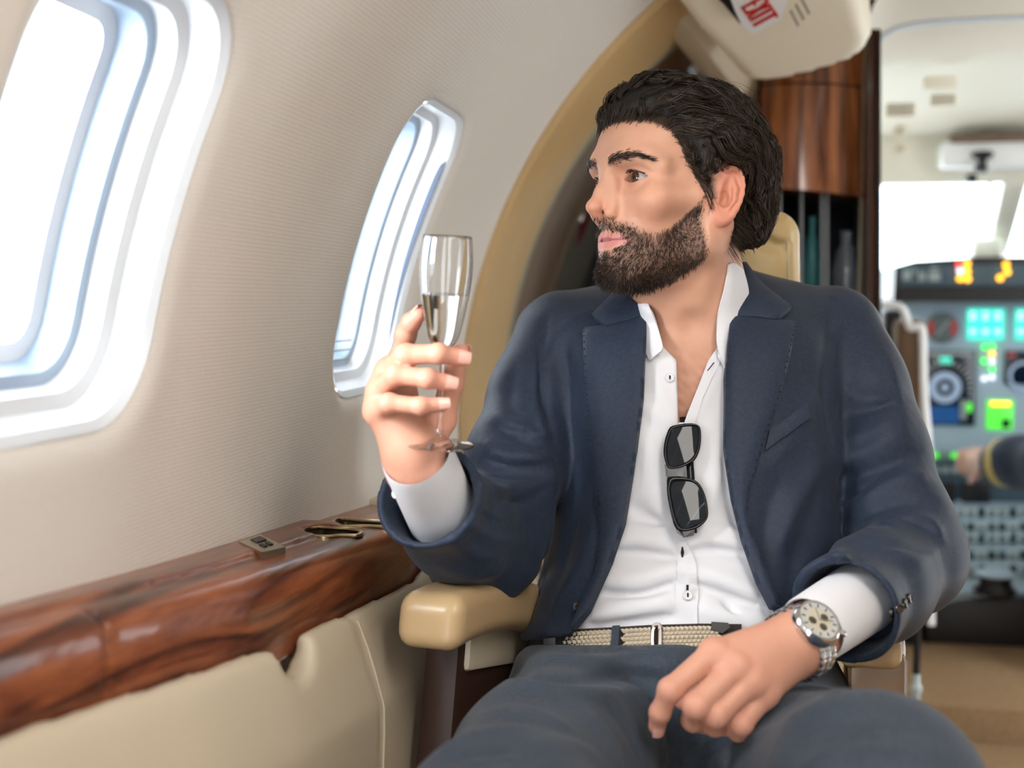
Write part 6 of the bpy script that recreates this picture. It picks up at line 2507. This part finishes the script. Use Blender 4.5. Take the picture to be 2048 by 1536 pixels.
# windscreen: frame and two panes with a centre post
wsr = bpy.data.objects.new('window_9', None)
COL.objects.link(wsr)
wsr.location = (0.78, 4.2, 1.15)
wsr.matrix_world = Matrix.Translation(Vector((0.78, 4.2, 1.15)))
struct(wsr, 'bright cockpit windscreen above the instrument panel')
M_ws = glass_mat('windscreen_glass', (0.90, 0.99, 1.0), 0.0, 0.05)
zt_, zb_, yt_, yb_ = 1.385, 1.10, 4.07, 4.45
for x0, x1 in ((0.22, 0.755), (0.815, 1.35)):
    MB().slab([(x0, yt_, zt_), (x1, yt_, zt_), (x1, yb_, zb_), (x0, yb_, zb_)], (0, 0.006, 0.004)).build('pane', M_ws, wsr)
MB().frame_box((0.785, (yt_ + yb_) / 2 - 0.02, (zt_ + zb_) / 2), ((1, 0, 0), (0, yb_ - yt_, zb_ - zt_) / np.hypot(yb_ - yt_, zb_ - zt_), (0, zt_ - zb_, yb_ - yt_) / np.hypot(yb_ - yt_, zb_ - zt_)), (0.034, 0.24, 0.016), 0.008).build('centre_post', M_cream2, wsr, True)
MB().frame_box((0.785, 4.06, 1.455), AX3, (0.62, 0.02, 0.075), 0.008).build('top_frame', M_cream2, wsr, True)
pb('post_foot', 1945, 476, 2006, 517, 4.0, 0.08, M_cream2, wsr, 0.01)
# overhead console, compass, vents
con = thing('overhead_console', 'white cockpit overhead console with a brown edge strip', 'console', P(1970, 305, 3.85))
pb('console_body', 1885, 283, 2100, 330, 3.75, 0.12, M_white, con, 0.012)
pb('edge_strip', 1903, 271, 2100, 281, 3.74, 0.03, M_brown, con, 0.002)
cmp_ = thing('standby_compass', 'black standby compass hanging at the top of the windscreen', 'compass', P(1965, 330, 3.7))
MB().lathe(P(1965, 316, 3.68), (0, 0, 1), [(0, 0.020), (0.028, 0.018), (0.033, 0.010), (0.026, 0.002), (0.011, -0.006), (0.010, -0.036), (0.014, -0.042), (0, -0.046)], 22).build('mount', M_black, cmp_, True)
pb('compass_body', 1935, 347, 1955, 365, 3.7, 0.04, M_black, cmp_, 0.006)
pb('bracket', 1951, 330, 1976, 342, 3.7, 0.02, M_black, cmp_, 0.004)
pb('hanging_cord', 1977, 352, 1983, 402, 3.9, 0.008, M_pan2, cmp_, 0.002)
for x0, y0, x1, y1, sl, lb in ((1848, 152, 1914, 176, 0, 'plain beige placard on the cockpit ceiling'), (1862, 188, 1914, 210, 5, 'slotted beige vent under the ceiling placard'), (1772, 206, 1832, 232, 4, 'slotted vent beside the cockpit doorway')):
    vt = thing('ceiling_vent', lb, 'vent', P((x0 + x1) / 2, (y0 + y1) / 2, 3.05), 'vents on the cockpit ceiling')
    pb('vent_plate', x0, y0, x1, y1, 3.05, 0.012, M_beige2, vt, 0.003)
    for k in range(sl):
        yy = y0 + (k + 0.5) * (y1 - y0) / sl
        pb('slat', x0 + 4, yy - 1.3, x1 - 4, yy + 1.3, 3.045, 0.006, M_beige3, vt)
for y_, lb in ((262, 'upper round eyeball vent beside the doorway'), (298, 'lower round eyeball vent beside the doorway')):
    ey = thing('eyeball_vent', lb, 'vent', P(1800, y_, 3.1), 'round vents beside the cockpit doorway')
    pdisc('bezel', 1800, y_, 14, 3.1, 0.015, M_beige2, ey, 20, 0.55)
    pdisc('nozzle', 1800, y_, 7, 3.09, 0.012, M_beige3, ey)

# instrument panel
ip = thing('instrument_panel', 'blue-grey cockpit instrument panel with lit displays', 'instrument panel', P(1960, 900, 3.85))
pb('panel_board', 1735, 600, 2420, 1120, 3.80, 0.05, M_pan, ip, 0.006)
D = 3.79
# round gauge with red bugs
pdisc('gauge', 1885, 656, 31, D, 0.006, M_gface, ip, 28)
for sx in (-1, 1):
    pb('red_bug', 1885 + sx * 23 - 5, 642, 1885 + sx * 23 + 5, 670, D - 0.008, 0.003, M_redm, ip)
MB().tube([PY(1872, 672, stn(D - 0.01))[0], PY(1898, 642, stn(D - 0.01))[0]], 0.004, 6).build('needle', M_dim, ip)
# tall green tape displays
for x0 in (1935, 1960, 1985, 2031, 2056):
    pb('tape_display', x0, 618, x0 + 23, 680, D, 0.004, M_cyan, ip)
    pb('tape_digit', x0 + 6, 624, x0 + 16, 640, D - 0.003, 0.003, M_cyan2, ip)
    pb('tape_digit', x0 + 5, 658, x0 + 17, 668, D - 0.003, 0.003, M_cyan2, ip)
# primary display with compass rose
ps_ = pb('primary_screen', 1852, 700, 1950, 852, D, 0.006, M_scr, ip, 0.002)
pb('blue_field', 1856, 812, 1918, 848, D - 0.003, 0.003, M_navy, ps_)
pb('header_strip', 1856, 703, 1945, 712, D - 0.003, 0.003, M_dim, ps_)
pb('heading_box', 1880, 714, 1902, 728, D - 0.003, 0.003, M_cyan, ps_)
M_rose = mat('rose_grey', (0.16, 0.22, 0.30), 0.4, emit=(0.25, 0.33, 0.45), estr=0.7)
pdisc('compass_rose', 1890, 775, 31, D - 0.003, 0.003, M_rose, ps_, 36, 0.58)
pdisc('rose_centre', 1890, 775, 8, D - 0.003, 0.003, M_rose, ps_, 20)
mb = MB()
for k in range(19):
    a = math.radians(-200 + k * 11.5)
    c = PY(1890 + 51 * math.cos(a), 775 + 51 * math.sin(a), stn(D - 0.005))[0]
    dv = np.array([math.cos(a), 0, -math.sin(a)])
    mb.frame_box(c, (dv, np.array([0, 1.0, 0]), np.cross(dv, [0, 1.0, 0])), (0.008, 0.001, 0.003))
mb.build('compass_scale', M_dim, ps_)['kind'] = 'stuff'
pb('readout', 1921, 800, 1932, 840, D - 0.003, 0.003, M_dim, ps_)
pb('readout', 1934, 806, 1944, 824, D - 0.003, 0.003, M_grn2, ps_)
# annunciator dots
for x, y, m in ((1969, 694, M_grn), (1984, 693, M_grn), (1984, 708, M_amb), (1968, 722, M_grn), (1984, 723, M_wlm), (1984, 738, M_grn), (1968, 757, M_wlm), (1984, 754, M_wlm)):
    pdisc('annunciator', x, y, 5, D - 0.004, 0.004, m, ip, 12)
s2 = pb('second_screen', 2010, 702, 2120, 770, D, 0.006, M_scr, ip, 0.002)
pdisc('screen_arc', 2048, 752, 30, D - 0.003, 0.003, M_rose, s2, 30, 0.8)
pb('red_readout', 2016, 706, 2030, 714, D - 0.003, 0.003, M_redm, s2)
g_ = pb('green_screen', 1974, 800, 2026, 860, D, 0.006, M_grn2, ip, 0.002)
pb('amber_line', 1982, 804, 2020, 811, D - 0.003, 0.003, M_amb, g_)
pb('dark_cell', 2004, 838, 2020, 856, D - 0.003, 0.003, M_scr, g_)
pb('lower_board', 1850, 905, 2180, 1010, 3.72, 0.05, M_pan2, ip, 0.006)
for k, x in enumerate((1872, 1890, 1908, 1926, 1944, 1962, 2010, 2030)):
    pdisc('selector_knob', x, 940, 6, 3.70, 0.02, M_dim, ip, 12)
    pb('key_legend', x - 6, 905, x + 6, 916, 3.70, 0.004, M_grn2 if k % 2 == 0 else M_dim, ip)
pb('dark_bay', 1870, 965, 1910, 1008, 3.70, 0.02, M_black, ip, 0.004)
pb('dark_bay', 1925, 965, 1980, 1008, 3.70, 0.02, M_black, ip, 0.004)

# glareshield
gs = thing('glareshield', 'black glareshield hood with amber warning lights', 'glareshield', P(1960, 600, 3.7))
V2 = [(1786, 604), (1790, 534), (1830, 522), (1960, 514), (2420, 512), (2420, 604)]
MB().slab(np.array([PY(x, y, stn(3.68))[0] for x, y in V2]), (0, 0.45, 0)).build('hood', M_black, gs)
pb('light_bar', 1800, 530, 2180, 572, 3.675, 0.02, M_pan2, gs, 0.004)
for x0, x1, y0, y1 in ((1806, 1822, 540, 560), (1828, 1832, 536, 548), (1838, 1850, 544, 562), (1858, 1880, 544, 562), (1862, 1876, 534, 540)):
    pb('legend_light', x0, y0, x1, y1, 3.67, 0.006, M_dim, gs)
for x, y, m in ((1919, 529, M_rlm), (1934, 528, M_amb), (1920, 542, M_wlm), (1934, 543, M_amb), (1920, 557, M_amb), (1935, 558, M_amb), (2012, 530, M_amb), (2014, 544, M_amb), (2000, 556, M_amb)):
    pdisc('warning_light', x, y, 6, 3.665, 0.006, m, gs, 14)
pb('black_board', 1800, 574, 2180, 604, 3.67, 0.02, M_black, gs)  # plain black strip across the lower face of the hood

# centre pedestal
ped = thing('centre_pedestal', 'pedestal with rows of switches between the pilot seats', 'console', P(1990, 1340, 3.2) * np.array([1, 1, 0]) + np.array([0, 0, 0.16]))
V = [P(1862, 1185, 3.05), P(2180, 1185, 3.05), P(2180, 1015, 3.6), P(1862, 1015, 3.6)]
MB().slab(np.array(V), (0, 0.03, -0.05)).build('switch_board', M_pan, ped)
nv = np.cross(V[1] - V[0], V[3] - V[0])
nv /= np.linalg.norm(nv)
if nv[2] < 0:
    nv = -nv


def on_ped(u, v, h=0.004):
    return V[0] * (1 - u) * (1 - v) + V[1] * u * (1 - v) + V[2] * u * v + V[3] * (1 - u) * v + nv * h


_pu = (V[1] - V[0]) / np.linalg.norm(V[1] - V[0])
_pv = (V[3] - V[0]) / np.linalg.norm(V[3] - V[0])
for r, v_ in enumerate((0.18, 0.38, 0.55, 0.72, 0.88)):
    for c in range(10):
        u_ = 0.05 + c * 0.066
        h_ = 0.006 if r % 2 else 0.012
        MB().frame_box(on_ped(u_, v_, h_), (_pu, _pv, nv), (0.009, 0.012 if r % 2 == 0 else 0.02, h_), 0.002).build('switch', [M_dim, M_black, M_wlm, M_pan2][(r * 3 + c * 5 + c // 3) % 4] if (r * 3 + c * 5 + c // 3) % 4 != 2 else M_dim, ped, True)
pb('pedestal_side', 1850, 1190, 2180, 1345, 3.03, 0.5, M_black, ped, 0.01)
kn = thing('trim_wheel', 'round dark trim wheel with a pale cap on the pedestal', 'wheel', on_ped(0.42, 0.03, 0))
kc = P(1990, 1185, 3.0)
MB().lathe(kc, (0, 0, 1), [(0, 0), (0.050, 0), (0.052, 0.006), (0.042, 0.018), (0.036, 0.028), (0.038, 0.040), (0, 0.042)], 26).build('knob_body', M_black, kn, True)
MB().lathe(kc, (0, 0, 1), [(0, 0.042), (0.046, 0.042), (0.048, 0.046), (0.040, 0.052), (0, 0.053)], 26).build('knob_cap', M_pan, kn, True)

# cockpit floor and entry steps
st = MB().frame_box((0.75, 3.30, 0.09), AX3, (0.75, 0.62, 0.09), 0.008)
struct(st.build('floor_cockpit', M_carpet, None, True), 'carpeted cockpit floor step')
st = MB().frame_box((0.75, 2.60, 0.055), AX3, (0.75, 0.076, 0.055), 0.008)
struct(st.build('floor_step', M_carpet, None, True), 'lower carpeted step before the cockpit')

# pilot seat
pst = thing('pilot_seat', 'brown cockpit seat with white tubular frame beyond the doorway', 'seat', P(1815, 1100, 3.0) * np.array([1, 1, 0]) + np.array([0, 0, 0.18]))
_c = P(1812, 790, 3.02)
_v, _f = net(lambda p: rbox(p, _c, (0.034, 0.10, 0.185), 0.02), _c - 0.25, _c + 0.25, 0.008)
mesh_obj('backrest', _v, _f, M_brown, pst, True)
MB().tube(cr_spline(PP([(1764, 610, 2.95), (1785, 610, 2.94), (1805, 618, 2.93), (1814, 640, 2.92), (1822, 656, 2.91), (1842, 655, 2.9), (1846, 690, 2.9), (1848, 780, 2.9), (1856, 880, 2.9), (1860, 1000, 2.9), (1862, 1250, 2.9)]), 5), 0.0095, 10).build('tubular_frame', M_white, pst, True)
MB().frame_box(P(1785, 790, 3.10), AX3, (0.028, 0.06, 0.21), 0.01).build('rear_shell', M_black, pst, True)
MB().frame_box((_c[0] - 0.02, _c[1] + 0.1, 0.42), AX3, (0.10, 0.18, 0.05), 0.02).build('seat_cushion', M_brown, pst, True)
MB().frame_box((_c[0] - 0.02, _c[1] + 0.1, 0.275), AX3, (0.07, 0.10, 0.095), 0.01).build('pedestal', M_black, pst, True)

# headset cord
hc = thing('headset_cord', 'black cord with a pale plug hanging beside the seat', 'cord', P(1831, 1400, 2.3))
MB().tube(PP([(1838, 1180, 2.32), (1836, 1240, 2.31), (1834, 1300, 2.3), (1832, 1350, 2.3)]), 0.0065, 8).build('cable', M_black, hc, True)
MB().lathe(P(1831, 1402, 2.3), (0, 0, 1), [(0, 0), (0.006, 0), (0.0085, 0.004), (0.0085, 0.016), (0.0115, 0.018), (0.0115, 0.028), (0.008, 0.032), (0.0075, 0.05), (0, 0.05)], 14).build('plug', mat('pale_plug', lin(190, 205, 208), 0.3), hc, True)

# the pilot's arm reaching to the panel
pil = thing('person', 'pilot in a dark blue uniform sleeve reaching to the panel', 'person', P(2150, 1250, 3.0) * np.array([1, 1, 0]) + np.array([0, 0, 0.18]))
AP = PP([(2230, 800, 2.95), (2120, 930, 3.05), (2050, 925, 3.15), (1985, 925, 3.25)])


PTC = P(2290, 1030, 2.9)
PHC = PTC + np.array([0.0, 0.03, 0.43])


def f_psl(p):
    f = chain(p, AP, [0.075, 0.070, 0.062, 0.056], 0.04)
    f = smin(f, ell(p, PTC, (0.17, 0.115, 0.30)), 0.06)
    f = smin(f, caps(p, PTC + np.array([-0.13, 0, 0.19]), PTC + np.array([0.16, 0, 0.19]), 0.07, 0.07), 0.06)
    n = AP[3] - AP[2]
    n = n / np.linalg.norm(n)
    return smax(f, (p - AP[3]) @ n, 0.006) - 0.004 * noise3(p, 45, 3)


_v, _f = net(f_psl, P(2130, 950, 3.08) - np.array([0.32, 0.35, 0.4]), P(2130, 950, 3.08) + np.array([0.62, 0.3, 0.42]), 0.009)
mesh_obj('uniform_sleeve', _v, _f, mat('pilot_navy', (0.012, 0.028, 0.075), 0.7, sheen=0.2), pil, True)
_n = (AP[3] - AP[2]) / np.linalg.norm(AP[3] - AP[2])
MB().lathe(AP[3] - _n * 0.062, _n, [(0.060, 0), (0.0655, 0.002), (0.0645, 0.026), (0.058, 0.028)], 30).build('gold_stripe', mat('gold_braid', lin(226, 206, 130), 0.5), pil, True)
PHD = [P(1976, 915, 3.27), P(1955, 915, 3.32)]
KN = PP([(1950, 903, 3.33), (1944, 913, 3.33), (1942, 925, 3.33), (1944, 936, 3.33)])
TPS = PP([(1926, 905, 3.36), (1920, 917, 3.36), (1920, 929, 3.36), (1926, 941, 3.36)])
TP2 = PP([(1932, 915, 3.40), (1927, 927, 3.40), (1928, 938, 3.40), (1936, 948, 3.39)])


def f_phand(p):
    f = caps(p, AP[3] - _n * 0.02, PHD[0], 0.030, 0.028)
    for i in range(4):
        f = smin(f, caps(p, PHD[0], KN[i], 0.018, 0.012), 0.02)
    for i in range(4):
        f = smin(f, chain(p, np.array([KN[i], TPS[i], TP2[i]]), [0.011, 0.010, 0.009], 0.004), 0.005)
    f = smin(f, chain(p, PP([(1970, 932, 3.28), (1955, 950, 3.30), (1942, 962, 3.33)]), [0.013, 0.011, 0.009], 0.006), 0.008)
    return f


def f_phead(p):
    q = p - PHC
    qs = q.copy()
    qs[:, 0] = np.abs(q[:, 0])
    f = ell(q, (0, 0.0, 0.02), (0.074, 0.092, 0.098))
    f = smin(f, ell(q, (0, 0.040, -0.045), (0.054, 0.052, 0.068)), 0.03)
    f = smin(f, caps(q, (0, 0.088, 0.0), (0, 0.108, -0.030), 0.008, 0.010), 0.012)
    f = smin(f, ell(qs, (0.076, -0.004, -0.012), (0.008, 0.018, 0.031)), 0.006)
    return smin(f, caps(q, (0, -0.01, -0.05), (0, -0.03, -0.24), 0.052, 0.062), 0.03)


def f_pbody(p):
    """head, covered trunk and arm, and hand of the pilot as one surface"""
    f = smin(f_phead(p), ell(p, PTC, (0.145, 0.09, 0.27)), 0.04)
    f = smin(f, caps(p, PTC + np.array([-0.12, 0, 0.19]), PTC + np.array([0.13, 0, 0.19]), 0.05, 0.05), 0.05)
    f = smin(f, chain(p, AP, [0.05, 0.045, 0.040, 0.032], 0.03), 0.03)
    return smin(f, f_phand(p), 0.01)


_bb = np.stack([PHC - 0.15, PHC + 0.16, PTC - 0.30, PTC + 0.22, TP2.min(0) - 0.03, TP2.max(0) + 0.03, AP.min(0) - 0.09, AP.max(0) + 0.09])
_v, _f = net(f_pbody, _bb.min(0), _bb.max(0), 0.0055)
_v3, _f3 = net(lambda p: smax(ell(p - PHC, (0, -0.006, 0.026), (0.082, 0.099, 0.102)), np.maximum((p - PHC)[:, 1] * 0.8 - (p - PHC)[:, 2] - 0.06, 0 * p[:, 0] - 1), 0.01), PHC - np.array([0.12, 0.14, 0.15]), PHC + np.array([0.12, 0.14, 0.15]), 0.005)
mesh_obj('hair', _v3, _f3, M_hairb, pil, True)
mesh_obj('body', _v, _f, M_skin, pil, True, np.tile(np.array(lin(224, 178, 160)[:3]), (len(_v), 1)))

# the seat the pilot sits in, just beyond the right edge of the frame
ps2 = thing('pilot_seat', 'brown cockpit seat carrying the pilot in the dark blue uniform', 'seat', (PTC[0], PTC[1] - 0.1, 0.18))
_c2 = PTC + np.array([0.02, -0.155, -0.12])
_v, _f = net(lambda p: rbox(p, _c2, (0.20, 0.05, 0.31), 0.04), _c2 - 0.4, _c2 + 0.4, 0.012)
mesh_obj('backrest', _v, _f, M_brown, ps2, True)
MB().frame_box((_c2[0] + 0.06, _c2[1] + 0.22, 0.45), AX3, (0.17, 0.24, 0.06), 0.03).build('seat_cushion', M_brown, ps2, True)
MB().frame_box((_c2[0], _c2[1] + 0.18, 0.285), AX3, (0.12, 0.14, 0.105), 0.01).build('pedestal', M_black, ps2, True)
